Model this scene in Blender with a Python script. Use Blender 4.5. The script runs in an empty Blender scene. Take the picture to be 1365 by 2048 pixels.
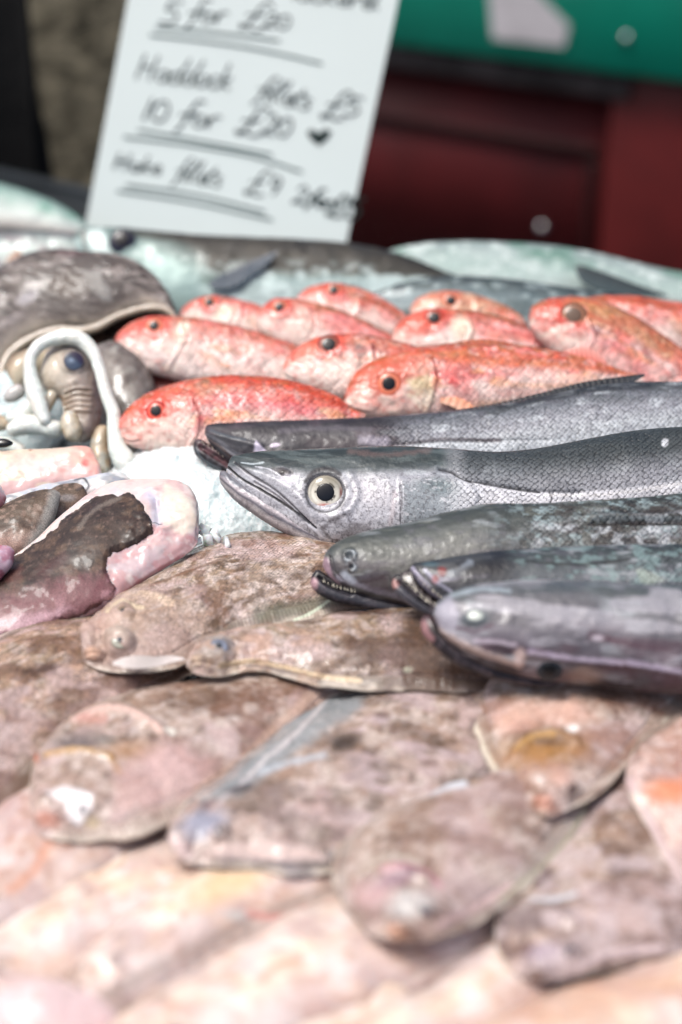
import bpy, math, random
import numpy as np
from mathutils import Vector

# ---------------------------------------------------------------- scene, camera, light
scene = bpy.context.scene
col = scene.collection
PITCH = math.radians(28.0); CAM_H = 0.43
FPX = 2844.4; CX = 682.5; CY = 1024.0          # photograph pixels
cam_d = bpy.data.cameras.new("camera"); cam = bpy.data.objects.new("camera", cam_d); col.objects.link(cam)
cam.location = (0, 0, CAM_H); cam.rotation_euler = (math.pi/2 - PITCH, 0, 0)
cam_d.sensor_fit = 'VERTICAL'; cam_d.sensor_height = 36; cam_d.sensor_width = 24; cam_d.lens = 50
cam_d.clip_start = 0.02; cam_d.clip_end = 100
cam_d.dof.use_dof = True; cam_d.dof.focus_distance = 0.805; cam_d.dof.aperture_fstop = 3.3
cam_d.dof.aperture_blades = 0
scene.camera = cam
scene.render.engine = 'CYCLES'
scene.cycles.samples = 256
scene.cycles.use_denoising = True
scene.cycles.max_bounces = 8
scene.view_settings.view_transform = 'Standard'; scene.view_settings.look = 'None'
scene.view_settings.gamma = 1.0; scene.view_settings.use_curve_mapping = False
scene.view_settings.exposure = 0.66

SUN_EL = math.radians(70); SUN_AZ = math.radians(-112)     # azimuth from +Y towards +X
world = bpy.data.worlds.new("World"); scene.world = world; world.use_nodes = True
wn = world.node_tree; wn.nodes.clear()
sky = wn.nodes.new('ShaderNodeTexSky'); sky.sky_type = 'NISHITA'; sky.sun_disc = False
sky.sun_elevation = SUN_EL; sky.sun_rotation = SUN_AZ
sky.dust_density = 6.0; sky.ozone_density = 0.6; sky.air_density = 0.7
bg = wn.nodes.new('ShaderNodeBackground'); bg.inputs[1].default_value = 0.115
wo = wn.nodes.new('ShaderNodeOutputWorld')
wn.links.new(sky.outputs[0], bg.inputs[0]); wn.links.new(bg.outputs[0], wo.inputs[0])
sun_d = bpy.data.lights.new("sun", 'SUN'); sun_d.energy = 1.75; sun_d.angle = math.radians(20); sun_d.color = (0.985, 0.985, 0.965)
sun = bpy.data.objects.new("sun", sun_d); col.objects.link(sun)
sdir = Vector((math.sin(SUN_AZ)*math.cos(SUN_EL), math.cos(SUN_AZ)*math.cos(SUN_EL), math.sin(SUN_EL)))
sun.rotation_euler = sdir.to_track_quat('Z', 'Y').to_euler(); sun.location = sdir*3

# ---------------------------------------------------------------- numeric helpers
FWD = np.array([0, math.cos(PITCH), -math.sin(PITCH)]); UPC = np.array([0, math.sin(PITCH), math.cos(PITCH)])
RGT = np.array([1.0, 0, 0]); CAM = np.array([0, 0, CAM_H])
def ray(px, py):
    px = np.asarray(px, float); py = np.asarray(py, float)
    return ((px-CX)/FPX)[..., None]*RGT + (-(py-CY)/FPX)[..., None]*UPC + FWD
def at_z(px, py, z):
    d = ray(px, py); return CAM + d*((z-CAM_H)/d[..., 2])[..., None]
def at_y(px, py, y):
    d = ray(px, py); return CAM + d*(y/d[..., 1])[..., None]
def project(P):
    v = P-CAM; w = v@FWD
    return CX+FPX*(v@RGT)/w, CY-FPX*(v@UPC)/w
class Plane:
    def __init__(s, P0, n):
        s.P0 = np.array(P0, float); s.n = np.array(n, float)/np.linalg.norm(n)
        s.ux = np.cross(np.array([0, 1.0, 0]), s.n); s.ux /= np.linalg.norm(s.ux); s.uy = np.cross(s.n, s.ux)
    def hit(s, px, py):
        d = ray(px, py); k = ((s.P0-CAM)@s.n)/(d@s.n); return CAM + d*k[..., None]
def lean(px, py, z, el=48, yaw=0):
    """plane through the point seen at (px,py) at height z; faces the stall front, tipped up by el degrees"""
    e = math.radians(el); a = math.radians(yaw)
    return Plane(at_z(px, py, z), (math.sin(a)*math.cos(e), -math.cos(a)*math.cos(e), math.sin(e)))
def lay(a, b, c):
    """plane through three (px,py,z) points"""
    A, B, C_ = [at_z(q[0], q[1], .012+.68*q[2]) for q in (a, b, c)]
    n = np.cross(B-A, C_-A); n = n if n[2] > 0 else -n
    return Plane(A, n)
def lin(c):
    c = np.asarray(c, float)/255.0
    return np.where(c <= .04045, c/12.92, ((c+.055)/1.055)**2.4)**1.25
ALB = 0.88
rng = np.random.RandomState(7)
_T = rng.rand(64, 64, 64)
def vnoise(x, y, z=0.0):
    x = np.asarray(x, float); y = np.asarray(y, float); z = np.zeros_like(x)+z
    xi = np.floor(x).astype(int); yi = np.floor(y).astype(int); zi = np.floor(z).astype(int)
    fx = x-xi; fy = y-yi; fz = z-zi
    fx = fx*fx*fx*(fx*(fx*6-15)+10); fy = fy*fy*fy*(fy*(fy*6-15)+10); fz = fz*fz*(3-2*fz)
    def L(a, b, c): return _T[(xi+a) & 63, (yi+b) & 63, (zi+c) & 63]
    def l(a, b, t): return a+(b-a)*t
    return l(l(l(L(0,0,0), L(1,0,0), fx), l(L(0,1,0), L(1,1,0), fx), fy), l(l(L(0,0,1), L(1,0,1), fx), l(L(0,1,1), L(1,1,1), fx), fy), fz)
def fbm(x, y, z=0.0, o=4, g=.5):
    r = 0; a = 1; t = 0
    for i in range(o):
        r = r+a*vnoise(x*2**i+i*17.3, y*2**i+i*9.1, z+i*3.7); t += a; a *= g
    return r/t
def sm(x, a, b):
    t = np.clip((x-a)/(b-a), 0, 1); return t*t*(3-2*t)
def herm(u, k, p):
    """smooth curve through points p at knots k, sampled at u"""
    k = np.asarray(k, float); p = np.asarray(p, float); n = len(k)
    m = np.zeros_like(p); dk = np.diff(k)[:, None]; s = np.diff(p, axis=0)/dk
    m[0] = s[0]; m[-1] = s[-1]
    if n > 2: m[1:-1] = (s[:-1]*dk[1:]+s[1:]*dk[:-1])/(dk[1:]+dk[:-1])
    i = np.clip(np.searchsorted(k, u, side='right')-1, 0, n-2); h = (k[i+1]-k[i])[:, None]; t = ((u-k[i])/(k[i+1]-k[i]))[:, None]
    return (2*t**3-3*t**2+1)*p[i] + (t**3-2*t**2+t)*h*m[i] + (-2*t**3+3*t**2)*p[i+1] + (t**3-t**2)*h*m[i+1]
def dpoly(x, y, pts):
    pts = np.asarray(pts, float)
    if pts.ndim == 1: pts = pts[None]
    if len(pts) == 1: return np.hypot(x-pts[0, 0], y-pts[0, 1]), np.zeros_like(x)
    best = np.full(x.shape, 1e9); al = np.zeros_like(x)
    for i in range(len(pts)-1):
        a, b = pts[i], pts[i+1]; d = b-a; L2 = max(d@d, 1e-9)
        t = np.clip(((x-a[0])*d[0]+(y-a[1])*d[1])/L2, 0, 1)
        dd = np.hypot(x-a[0]-t*d[0], y-a[1]-t*d[1]); q = dd < best
        best = np.where(q, dd, best); al = np.where(q, (i+t)/(len(pts)-1), al)
    return best, al
def curve(pts):
    """round off the corners of a hand-placed polyline"""
    p = np.asarray(pts, float)
    if p.ndim == 1 or len(p) < 3: return p
    k = np.concatenate([[0], np.cumsum(np.hypot(*np.diff(p, axis=0).T)+1e-3)]); return herm(np.linspace(0, k[-1], len(p)*3), k, p)
def sdpoly(x, y, pts):
    """distance to polygon outline, positive inside"""
    pts = np.asarray(pts, float); cl = np.vstack([pts, pts[:1]]); d, _ = dpoly(x, y, cl)
    ins = np.zeros(x.shape, bool)
    for i in range(len(pts)):
        x1, y1 = cl[i]; x2, y2 = cl[i+1]
        if y1 == y2: continue
        c = ((y1 > y) != (y2 > y)) & (x < (x2-x1)*(y-y1)/(y2-y1)+x1); ins ^= c
    return np.where(ins, d, -d)

# ---------------------------------------------------------------- objects
def tag(o, label, cat, group=None):
    o['label'] = label; o['category'] = cat
    if group: o['group'] = group
    return o
class Thing:
    def __init__(s, name, label, cat, base, group=None):
        s.o = bpy.data.objects.new(name, None); col.objects.link(s.o); s.o.empty_display_size = .02
        s.base = np.array(base, float); s.o.location = tuple(s.base); tag(s.o, label, cat, group)
def quick_mesh(name, V, Fq, mat, thing=None, parent=None, colr=None, scl=None, uv=None, smooth=True, single=None):
    """V (n,3) array, Fq (m,4) or (m,3) array"""
    base = thing.base if thing is not None else np.zeros(3)
    me = bpy.data.meshes.new(name); V = np.asarray(V, float)-base; Fq = np.asarray(Fq, np.int32); k = Fq.shape[1]
    me.vertices.add(len(V)); me.vertices.foreach_set('co', V.astype(np.float32).ravel())
    me.loops.add(Fq.size); me.loops.foreach_set('vertex_index', Fq.ravel())
    me.polygons.add(len(Fq)); me.polygons.foreach_set('loop_start', np.arange(0, Fq.size, k, dtype=np.int32))
    me.polygons.foreach_set('loop_total', np.full(len(Fq), k, np.int32))
    if smooth: me.polygons.foreach_set('use_smooth', np.ones(len(Fq), bool))
    me.update(calc_edges=True); me.validate()
    if len(me.loops) == Fq.size:
        if uv is not None:
            l = me.uv_layers.new(name='UVMap'); l.data.foreach_set('uv', uv[Fq.ravel()].astype(np.float32).ravel())
    if colr is not None:
        a = me.color_attributes.new('Col', 'FLOAT_COLOR', 'POINT'); c4 = np.ones((len(V), 4), np.float32); c4[:, :3] = colr
        a.data.foreach_set('color', c4.ravel())
    if scl is not None:
        a = me.attributes.new('scl', 'FLOAT', 'POINT'); a.data.foreach_set('value', scl.astype(np.float32))
    me.materials.append(mat)
    o = bpy.data.objects.new(name, me); col.objects.link(o)
    if parent is not None: o.parent = parent
    elif thing is not None: o.parent = thing.o
    return o

# ---------------------------------------------------------------- materials
def new_mat(name):
    m = bpy.data.materials.new(name); m.use_nodes = True; nt = m.node_tree
    return m, nt, nt.nodes['Principled BSDF']
def skin_mat(name, scale=0.0, sdark=.35, sbump=.35, rough=.32, spec=.5, coat=.25, sss=0.0, metal=0.0, grain=.12, gscale=900, bump=.15, bscale=500, scoat=.15, aspect=1.0, svar=.12, rand=.42):
    """wet skin: painted albedo attribute, fine grain, optional scale rows laid out in the fish's own UV (metres)"""
    m, nt, p = new_mat(name); N = nt.nodes.new; Lk = nt.links.new
    at = N('ShaderNodeAttribute'); at.attribute_name = 'Col'
    tc = N('ShaderNodeTexCoord')
    n1 = N('ShaderNodeTexNoise'); n1.inputs['Scale'].default_value = gscale; n1.inputs['Detail'].default_value = 3
    Lk(tc.outputs['Object'], n1.inputs['Vector'])
    mr = N('ShaderNodeMapRange'); mr.inputs[1].default_value = .25; mr.inputs[2].default_value = .75
    mr.inputs[3].default_value = 1-grain; mr.inputs[4].default_value = 1+grain; Lk(n1.outputs['Fac'], mr.inputs[0])
    mul = N('ShaderNodeVectorMath'); mul.operation = 'SCALE'; Lk(at.outputs['Color'], mul.inputs[0]); Lk(mr.outputs[0], mul.inputs['Scale'])
    outc = mul.outputs[0]
    n2 = N('ShaderNodeTexNoise'); n2.inputs['Scale'].default_value = bscale; n2.inputs['Detail'].default_value = 4
    Lk(tc.outputs['Object'], n2.inputs['Vector'])
    b = N('ShaderNodeBump'); b.inputs['Strength'].default_value = bump; b.inputs['Distance'].default_value = .001; Lk(n2.outputs['Fac'], b.inputs['Height'])
    nrm = b.outputs[0]
    if scale > 0:
        sa = N('ShaderNodeAttribute'); sa.attribute_name = 'scl'
        uvn = N('ShaderNodeUVMap'); uvn.uv_map = 'UVMap'
        mp = N('ShaderNodeMapping'); mp.inputs['Scale'].default_value = (1/scale, 1/scale*aspect, 1); Lk(uvn.outputs[0], mp.inputs[0])
        # wobble
        wn_ = N('ShaderNodeTexNoise'); wn_.inputs['Scale'].default_value = .35; Lk(mp.outputs[0], wn_.inputs['Vector'])
        ad = N('ShaderNodeVectorMath'); ad.operation = 'MULTIPLY_ADD'; ad.inputs[1].default_value = (.8, .8, 0); Lk(wn_.outputs['Color'], ad.inputs[0]); Lk(mp.outputs[0], ad.inputs[2])
        mp2 = N('ShaderNodeMapping'); mp2.inputs['Rotation'].default_value = (0, 0, math.radians(45)); Lk(ad.outputs[0], mp2.inputs[0])
        v = N('ShaderNodeTexVoronoi'); v.voronoi_dimensions = '2D'; v.feature = 'F1'; v.inputs['Scale'].default_value = 1.0; v.inputs['Randomness'].default_value = rand
        Lk(mp2.outputs[0], v.inputs['Vector'])
        e = N('ShaderNodeMapRange'); e.interpolation_type = 'SMOOTHSTEP'; e.inputs[1].default_value = .38; e.inputs[2].default_value = .68
        e.inputs[3].default_value = 0; e.inputs[4].default_value = 1; Lk(v.outputs['Distance'], e.inputs[0])
        # each scale's sheen is painted as a tone shift; row pattern fades in patches
        em = N('ShaderNodeMath'); em.operation = 'MULTIPLY'; Lk(e.outputs[0], em.inputs[0]); Lk(sa.outputs['Fac'], em.inputs[1])
        pn = N('ShaderNodeTexNoise'); pn.inputs['Scale'].default_value = 70; pn.inputs['Detail'].default_value = 3; Lk(tc.outputs['Object'], pn.inputs['Vector'])
        pm = N('ShaderNodeMapRange'); pm.inputs[1].default_value = .35; pm.inputs[2].default_value = .62; pm.inputs[3].default_value = .55; Lk(pn.outputs['Fac'], pm.inputs[0])
        ep = N('ShaderNodeMath'); ep.operation = 'MULTIPLY'; Lk(em.outputs[0], ep.inputs[0]); Lk(pm.outputs[0], ep.inputs[1])
        dk = N('ShaderNodeMapRange'); dk.inputs[3].default_value = 1.0+sdark*.25; dk.inputs[4].default_value = 1-sdark; Lk(ep.outputs[0], dk.inputs[0])
        m2 = N('ShaderNodeVectorMath'); m2.operation = 'SCALE'; Lk(outc, m2.inputs[0]); Lk(dk.outputs[0], m2.inputs['Scale'])
        vc = N('ShaderNodeSeparateColor'); Lk(v.outputs['Color'], vc.inputs[0])
        vm = N('ShaderNodeMapRange'); vm.inputs[3].default_value = 1-svar; vm.inputs[4].default_value = 1+svar; Lk(vc.outputs[0], vm.inputs[0])
        m3 = N('ShaderNodeVectorMath'); m3.operation = 'SCALE'; Lk(m2.outputs[0], m3.inputs[0]); Lk(vm.outputs[0], m3.inputs['Scale'])
        mx = N('ShaderNodeMix'); mx.data_type = 'RGBA'; Lk(sa.outputs['Fac'], mx.inputs[0]); Lk(outc, mx.inputs[6]); Lk(m3.outputs[0], mx.inputs[7])
        outc = mx.outputs[2]
        b2 = N('ShaderNodeBump'); b2.invert = True; b2.inputs['Strength'].default_value = sbump; b2.inputs['Distance'].default_value = scale*.5
        Lk(em.outputs[0], b2.inputs['Height']); Lk(nrm, b2.inputs['Normal']); nrm = b2.outputs[0]
    Lk(outc, p.inputs['Base Color']); Lk(nrm, p.inputs['Normal'])
    # wetness varies
    n3 = N('ShaderNodeTexNoise'); n3.inputs['Scale'].default_value = 60; n3.inputs['Detail'].default_value = 4; Lk(tc.outputs['Object'], n3.inputs['Vector'])
    rr = N('ShaderNodeMapRange'); rr.inputs[1].default_value = .3; rr.inputs[2].default_value = .7; rr.inputs[3].default_value = rough*.8; rr.inputs[4].default_value = min(1, rough*1.8)
    Lk(n3.outputs['Fac'], rr.inputs[0]); Lk(rr.outputs[0], p.inputs['Roughness'])
    p.inputs['Specular IOR Level'].default_value = spec*.7; p.inputs['Metallic'].default_value = metal
    p.inputs['Coat Weight'].default_value = coat*.8; p.inputs['Coat Roughness'].default_value = scoat*.6
    if sss > 0:
        p.inputs['Subsurface Weight'].default_value = sss; p.inputs['Subsurface Radius'].default_value = (1, .45, .3); p.inputs['Subsurface Scale'].default_value = .004
    return m
M = {}
M['hake'] = skin_mat('hake_skin', scale=.0024, sdark=.56, sbump=.5, svar=.16, rough=.36, metal=.12, coat=.2, grain=.3, gscale=1500, bump=.22)
M['mullet'] = skin_mat('mullet_skin', scale=.0034, sdark=.26, sbump=.45, svar=.26, rough=.3, coat=.4, sss=.12, grain=.1, gscale=1200, bump=.2, bscale=300)
M['flat'] = skin_mat('flatfish_skin', scale=.0017, sdark=.85, sbump=.5, svar=.2, rand=.3, rough=.36, coat=.42, sss=.05, grain=.22, gscale=900, bump=.15, bscale=300)
M['pale'] = skin_mat('pale_flatfish_skin', rough=.33, coat=.35, sss=.15, grain=.08, bump=.35, bscale=160)
M['round'] = skin_mat('silver_fish_skin', scale=.003, sdark=.25, sbump=.3, rough=.33, metal=.08, coat=.3, grain=.1)
M['monk_skin'] = skin_mat('monkfish_skin', rough=.38, coat=.22, grain=.5, gscale=1500, bump=.2, bscale=420, scoat=.12)
M['flesh'] = skin_mat('wet_flesh', rough=.34, coat=.4, sss=.35, grain=.07, gscale=300, bump=.2, bscale=130, scoat=.08)
M['squid'] = skin_mat('cuttlefish_skin', rough=.22, coat=.6, sss=.2, grain=.12, gscale=700, bump=.2, bscale=300, scoat=.1)
M['mantle'] = skin_mat('cuttlefish_mantle', rough=.36, coat=.28, sss=.1, grain=.2, gscale=700, bump=.15, bscale=400, scoat=.2)
M['fin'] = skin_mat('fin_membrane', rough=.35, coat=.2, grain=.15, bump=.2)
M['mouth'] = skin_mat('mouth_lining', rough=.25, coat=.5, grain=.3, gscale=500, bump=.4)
M['eye'] = skin_mat('eye_surface', rough=.3, spec=.3, coat=.55, grain=.1, bump=.02, scoat=.04)
M['teeth'] = skin_mat('tooth_enamel', rough=.3, coat=.3, grain=.05)

# ---------------------------------------------------------------- loft: a body between two outlines
class Loft:
    def __init__(s, stations, plane, thick=.6, mode='round', ns=200, nf=90, nb=24, seed=0, back=None, lift=0.0, cap=None, u0=0.0, dens=1.0):
        """stations: (tx,ty,bx,by) outline pairs in photograph pixels, placed on a plane in the world and given real thickness"""
        st = np.asarray(stations, float); s.plane = plane; s.seed = seed; s.mode = mode
        T3 = plane.hit(st[:, 0], st[:, 1]); B3 = plane.hit(st[:, 2], st[:, 3])
        seg = .5*(np.linalg.norm(np.diff(T3, axis=0), axis=1)+np.linalg.norm(np.diff(B3, axis=0), axis=1))
        k = np.concatenate([[0], np.cumsum(np.maximum(seg, 1e-5))]); s.L = k[-1]
        v = np.linspace(0, 1, ns); u = (v**1.35*.5+.5*v)**dens*k[-1]
        T = herm(u, k, T3); B = herm(u, k, B3)
        if mode == 'flat':
            hh = (B-T)/2; am = .0016*sm(u, .01, .05)/np.maximum(np.linalg.norm(hh, axis=1), .004)
            T = T+hh*(am*(fbm(u*90, seed*1.3+0*u, 1, 4)-.5)*2.6)[:, None]; B = B-hh*(am*(fbm(u*90, seed*1.3+5+0*u, 2, 4)-.5)*2.6)[:, None]
        e_ = np.linalg.norm(T[-1]-B[-1])/max(np.linalg.norm(T-B, axis=1).max(), 1e-6)
        if e_ > .25:      # bodies that run out of the picture still end in a rounded tail
            q_ = np.sqrt(np.clip(1-(np.clip((u/k[-1]-.90)/.10, 0, 1))**2, .002, 1))[:, None]; m_ = (T+B)/2; T = m_+(T-m_)*q_; B = m_+(B-m_)*q_
        mid = (T+B)/2; half = (B-T)/2; hw = np.linalg.norm(half, axis=1); hm = hw.max()
        n = plane.n
        if mode == 'round':
            a = thick*hw
            if cap: a = cap*(1-np.exp(-a/cap))
            bk = a*(1.0 if back is None else back)
        else:
            a = thick*(np.minimum(hw/hm, 1)**.55); bk = a*(.1 if back is None else back)
            a = a*sm(u, -.0, .012)**.5+1e-4; bk = bk+1e-4
        th = np.linspace(0, math.pi, nf); t = -np.cos(th)
        if mode == 'round': h = np.sin(th)**.92
        elif mode == 'sheet': h = np.sin(th)**.35
        else:
            h = .16*np.sin(th)**.3 + .84*np.clip(1-(np.abs(t)/.88)**2.0, 0, 1)
        thb = np.linspace(math.pi, 2*math.pi, nb+2)[1:-1]; tb = -np.cos(thb); hb = np.sin(thb)   # negative
        if mode != 'round': hb = -np.abs(hb)**.3
        Pf = mid[:, None]+half[:, None]*t[None, :, None]+n*(a[:, None]*h[None])[..., None]
        Pb = mid[:, None]+half[:, None]*tb[None, :, None]+n*(bk[:, None]*hb[None])[..., None]
        if mode == 'flat':      # the thin margins sag towards whatever lies below
            Pf = Pf-n*(.0050*np.abs(t)**5*np.minimum(hw/hm*1.5, 1)[:, None])[..., None]; Pb = Pb-n*(.0050*np.abs(tb)**5*np.minimum(hw/hm*1.5, 1)[:, None])[..., None]
        arc = np.concatenate([[0], np.cumsum(np.hypot(np.diff(t), np.diff(h)*.6))]); arc -= arc[-1]/2
        s.u = np.repeat(u[:, None], nf, 1); s.t = np.repeat(t[None], ns, 0)
        s.v = arc[None]*hw[:, None]
        s.nf, s.nb, s.ns = nf, nb, ns; s.Pf, s.Pb = Pf, Pb; s.tb = np.repeat(tb[None], ns, 0)
        # plane coordinates (metres) for isotropic patterns
        s.x = (Pf-plane.P0)@plane.ux; s.y = (Pf-plane.P0)@plane.uy
        if lift:
            w = (fbm(s.x*22+seed*3.1, s.y*22, seed*1.7, 2)-.5)*2*lift
            s.Pf = Pf+n*w[..., None]
            xb = (Pb-plane.P0)@plane.ux; yb = (Pb-plane.P0)@plane.uy
            s.Pb = Pb+n*((fbm(xb*22+seed*3.1, yb*22, seed*1.7, 2)-.5)*2*lift)[..., None]
        s.px, s.py = project(s.Pf)
        s.hw = np.repeat(hw[:, None], nf, 1)
        s.c = np.zeros((ns, nf, 3)); s.d = np.zeros((ns, nf)); s.scl = np.zeros((ns, nf)); s.edge = np.sin(th)[None]**.4
    # colour ------------------------------------------------
    def mix(s, c, m):
        c = lin(c)*ALB; s.c += (c-s.c)*np.clip(m, 0, 1)[..., None]; return s
    def nz(s, mm, o=4, st=1.0, k=0, along=False):
        q = 1000.0/mm
        if along: return fbm(s.u*q/st+s.seed*5.3+k*11.7, s.v*q, s.seed*2.1+k, o)
        return fbm(s.x*q/st+s.seed*5.3+k*11.7, s.y*q, s.seed*2.1+k, o)
    def grad(s, stops, wob=.12, mm=25):
        t = s.t+(s.nz(mm, 4, 2.0, 40, True)-.5)*2*wob
        ts = [q[0] for q in stops]; cs = np.array([lin(q[1])*ALB for q in stops])
        for i in range(3): s.c[..., i] = np.interp(t, ts, cs[:, i])
        return s
    def mottle(s, c, mm, lo=.5, hi=.62, op=.6, st=1.0, k=0, o=4, along=False, mask=None):
        m = sm(s.nz(mm, o, st, k, along), lo, hi)*op
        if mask is not None: m = m*mask
        return s.mix(c, m)
    def _m(s, pts, w, soft, rag, taper, k=0):
        pts = curve(pts)
        d, al = dpoly(s.px, s.py, pts)
        if rag: d = d+(fbm(s.px/9.+k, s.py/9.+s.seed, k, 4)-.5)*2*rag
        w = w*(1-taper*np.abs(al*2-1)**1.5) if taper else w
        return 1-sm(d, w*(1-soft)-1e-6, w*(1+soft)+1e-6)
    def stroke(s, pts, w, c, soft=.5, op=1.0, rag=0, taper=0.0, k=0):
        return s.mix(c, s._m(pts, w, soft, rag, taper, k)*op)
    def ell(s, cx, cy, rx, ry, c, soft=.4, op=1.0, ang=0, rag=0.0):
        a = math.radians(ang); dx = s.px-cx; dy = s.py-cy
        q = np.hypot((dx*math.cos(a)+dy*math.sin(a))/rx, (-dx*math.sin(a)+dy*math.cos(a))/ry)
        if rag: q = q+(fbm(s.px/8., s.py/8., s.seed+.3, 4)-.5)*2*rag
        return s.mix(c, (1-sm(q, 1-soft, 1+soft))*op)
    def poly(s, pts, c, f=6, op=1.0, rag=0):
        d = sdpoly(s.px, s.py, pts)
        if rag: d = d+(fbm(s.px/9., s.py/9., s.seed+.7, 4)-.5)*2*rag
        return s.mix(c, sm(d, -f, f)*op)
    # relief (millimetres) ----------------------------------
    def ridge(s, pts, w, mm, taper=.0, soft=1.0):
        d, al = dpoly(s.px, s.py, curve(pts)); w = w*(1-taper*np.abs(al*2-1)**1.5) if taper else w
        s.d += mm*.001*np.exp(-(d/np.maximum(w, .5))**2); return s
    def plate(s, pts, mm, f=5):
        s.d += mm*.001*sm(sdpoly(s.px, s.py, pts), -f, f); return s
    def dome(s, cx, cy, rx, ry, mm, ang=0):
        a = math.radians(ang); dx = s.px-cx; dy = s.py-cy
        q = np.hypot((dx*math.cos(a)+dy*math.sin(a))/rx, (-dx*math.sin(a)+dy*math.cos(a))/ry)
        s.d += mm*.001*np.clip(1-q**2, 0, 1)**.8; return s
    def rough(s, mm, amp, o=3, k=5, st=1.0, along=False, mask=None):
        w = (s.nz(mm, o, st, k, along)-.5)*2*amp*.001
        s.d += w if mask is None else w*mask
        return s
    # geometry ----------------------------------------------
    def finish(s):
        du = np.gradient(s.Pf, axis=0); dt = np.gradient(s.Pf, axis=1); n = np.cross(du, dt)
        L = np.linalg.norm(n, axis=2, keepdims=True); n = n/np.maximum(L, 1e-12)
        sg = np.sign((n@s.plane.n))[..., None]; sg[sg == 0] = 1; n = n*sg
        n = np.where(L < 1e-11, s.plane.n, n); s.n = n
        s.P = s.Pf+n*(s.d*s.edge)[..., None]; s.px2, s.py2 = project(s.P); return s
    def build(s, name, mat, thing, parent=None):
        if not hasattr(s, 'P'): s.finish()
        ns, nf, nb = s.ns, s.nf, s.nb; W = nf+nb
        idx = np.clip(np.round((np.arccos(np.clip(-s.tb, -1, 1)))/math.pi*(nf-1)).astype(int), 0, nf-1)
        r = np.arange(ns)[:, None]
        V = np.concatenate([s.P, s.Pb], 1).reshape(-1, 3)
        C = np.concatenate([s.c, s.c[r, idx]], 1).reshape(-1, 3)
        S = np.concatenate([s.scl, s.scl[r, idx]], 1).ravel()
        U = np.stack([np.concatenate([s.u, s.u[r, idx]], 1).ravel(), np.concatenate([s.v, s.v[r, idx]], 1).ravel()], 1)
        i = np.arange(ns-1)[:, None]*W; j = np.arange(W)[None]; jn = (j+1) % W
        Fq = np.stack([i+j, i+jn, i+W+jn, i+W+j], -1).reshape(-1, 4)
        if (np.cross(s.P[ns//2, nf//2+1]-s.P[ns//2, nf//2], s.P[ns//2+1, nf//2]-s.P[ns//2, nf//2])@s.plane.n) < 0: Fq = Fq[:, ::-1]
        # close both ends
        V = np.vstack([V, V[:W].mean(0), V[-W:].mean(0)]); C = np.vstack([C, C[0], C[-1]]); S = np.append(S, [0, 0]); U = np.vstack([U, U[0], U[-1]])
        o = quick_mesh(name, V, Fq, mat, thing, parent, C, S, U)
        s.obj = o; return o
    def point(s, px, py):
        d = (s.px2-px)**2+(s.py2-py)**2; d[:, :2] += 1e6; d[:, -2:] += 1e6; i = np.unravel_index(np.argmin(d), d.shape)
        n = s.n[max(i[0]-2, 0):i[0]+3, max(i[1]-2, 0):i[1]+3].mean((0, 1)); n /= np.linalg.norm(n)
        return s.P[i], n
def shell(body, name, mat, thing, mask_d, colfn, off=.0012, parent=None):
    """a layer of skin lying on a body: the faces where mask_d > 0, lifted and given an edge"""
    P = body.P; n = body.n; ns, nf = body.ns, body.nf
    h = off*sm(mask_d, -2, 9)
    V1 = (P+n*(h+.00035)[..., None]).reshape(-1, 3); V2 = (P-n*.0004).reshape(-1, 3)
    i = np.arange(ns-1)[:, None]*nf; j = np.arange(nf-1)[None]
    Fq = np.stack([i+j, i+j+1, i+nf+j+1, i+nf+j], -1).reshape(-1, 4)
    keep = (mask_d.ravel()[Fq] > 0).all(1); Fq = Fq[keep]
    c = colfn().reshape(-1, 3)
    used = np.unique(Fq); mp = -np.ones(len(V1), int); mp[used] = np.arange(len(used)); Fq = mp[Fq]; V1 = V1[used]; V2 = V2[used]; c = c[used]
    nV = len(V1); E = {}
    for q in Fq:
        for a in range(4):
            k = (q[a], q[(a+1) % 4]); E[k] = 1
    side = [(a, b, b+nV, a+nV) for (a, b) in E if (b, a) not in E]
    allF = np.vstack([Fq, Fq[:, ::-1]+nV, np.array(side)[:, ::-1]])
    return quick_mesh(name, np.vstack([V1, V2]), allF, mat, thing, parent, np.vstack([c, c*.9]))
def tube(path, rad, plane, **kw):
    """stations for a tube along a pixel path"""
    p = np.asarray(path, float); k = np.concatenate([[0], np.cumsum(np.hypot(*np.diff(p, axis=0).T))]); n = max(len(p)*4, 12)
    u = np.linspace(0, k[-1], n); q = herm(u, k, p); r = np.interp(u, k, rad) if np.ndim(rad) else np.full(n, float(rad))
    d = np.gradient(q, axis=0); d /= np.linalg.norm(d, axis=1, keepdims=True)+1e-9; nn = np.stack([-d[:, 1], d[:, 0]], 1)
    e = np.minimum(u, k[-1]-u); r = r*np.sqrt(np.clip(1-(1-np.clip(e/np.maximum(r, 1), 0, 1))**2, .0025, 1))
    st = np.hstack([q+nn*r[:, None], q-nn*r[:, None]])
    return Loft(st, plane, **kw)
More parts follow.
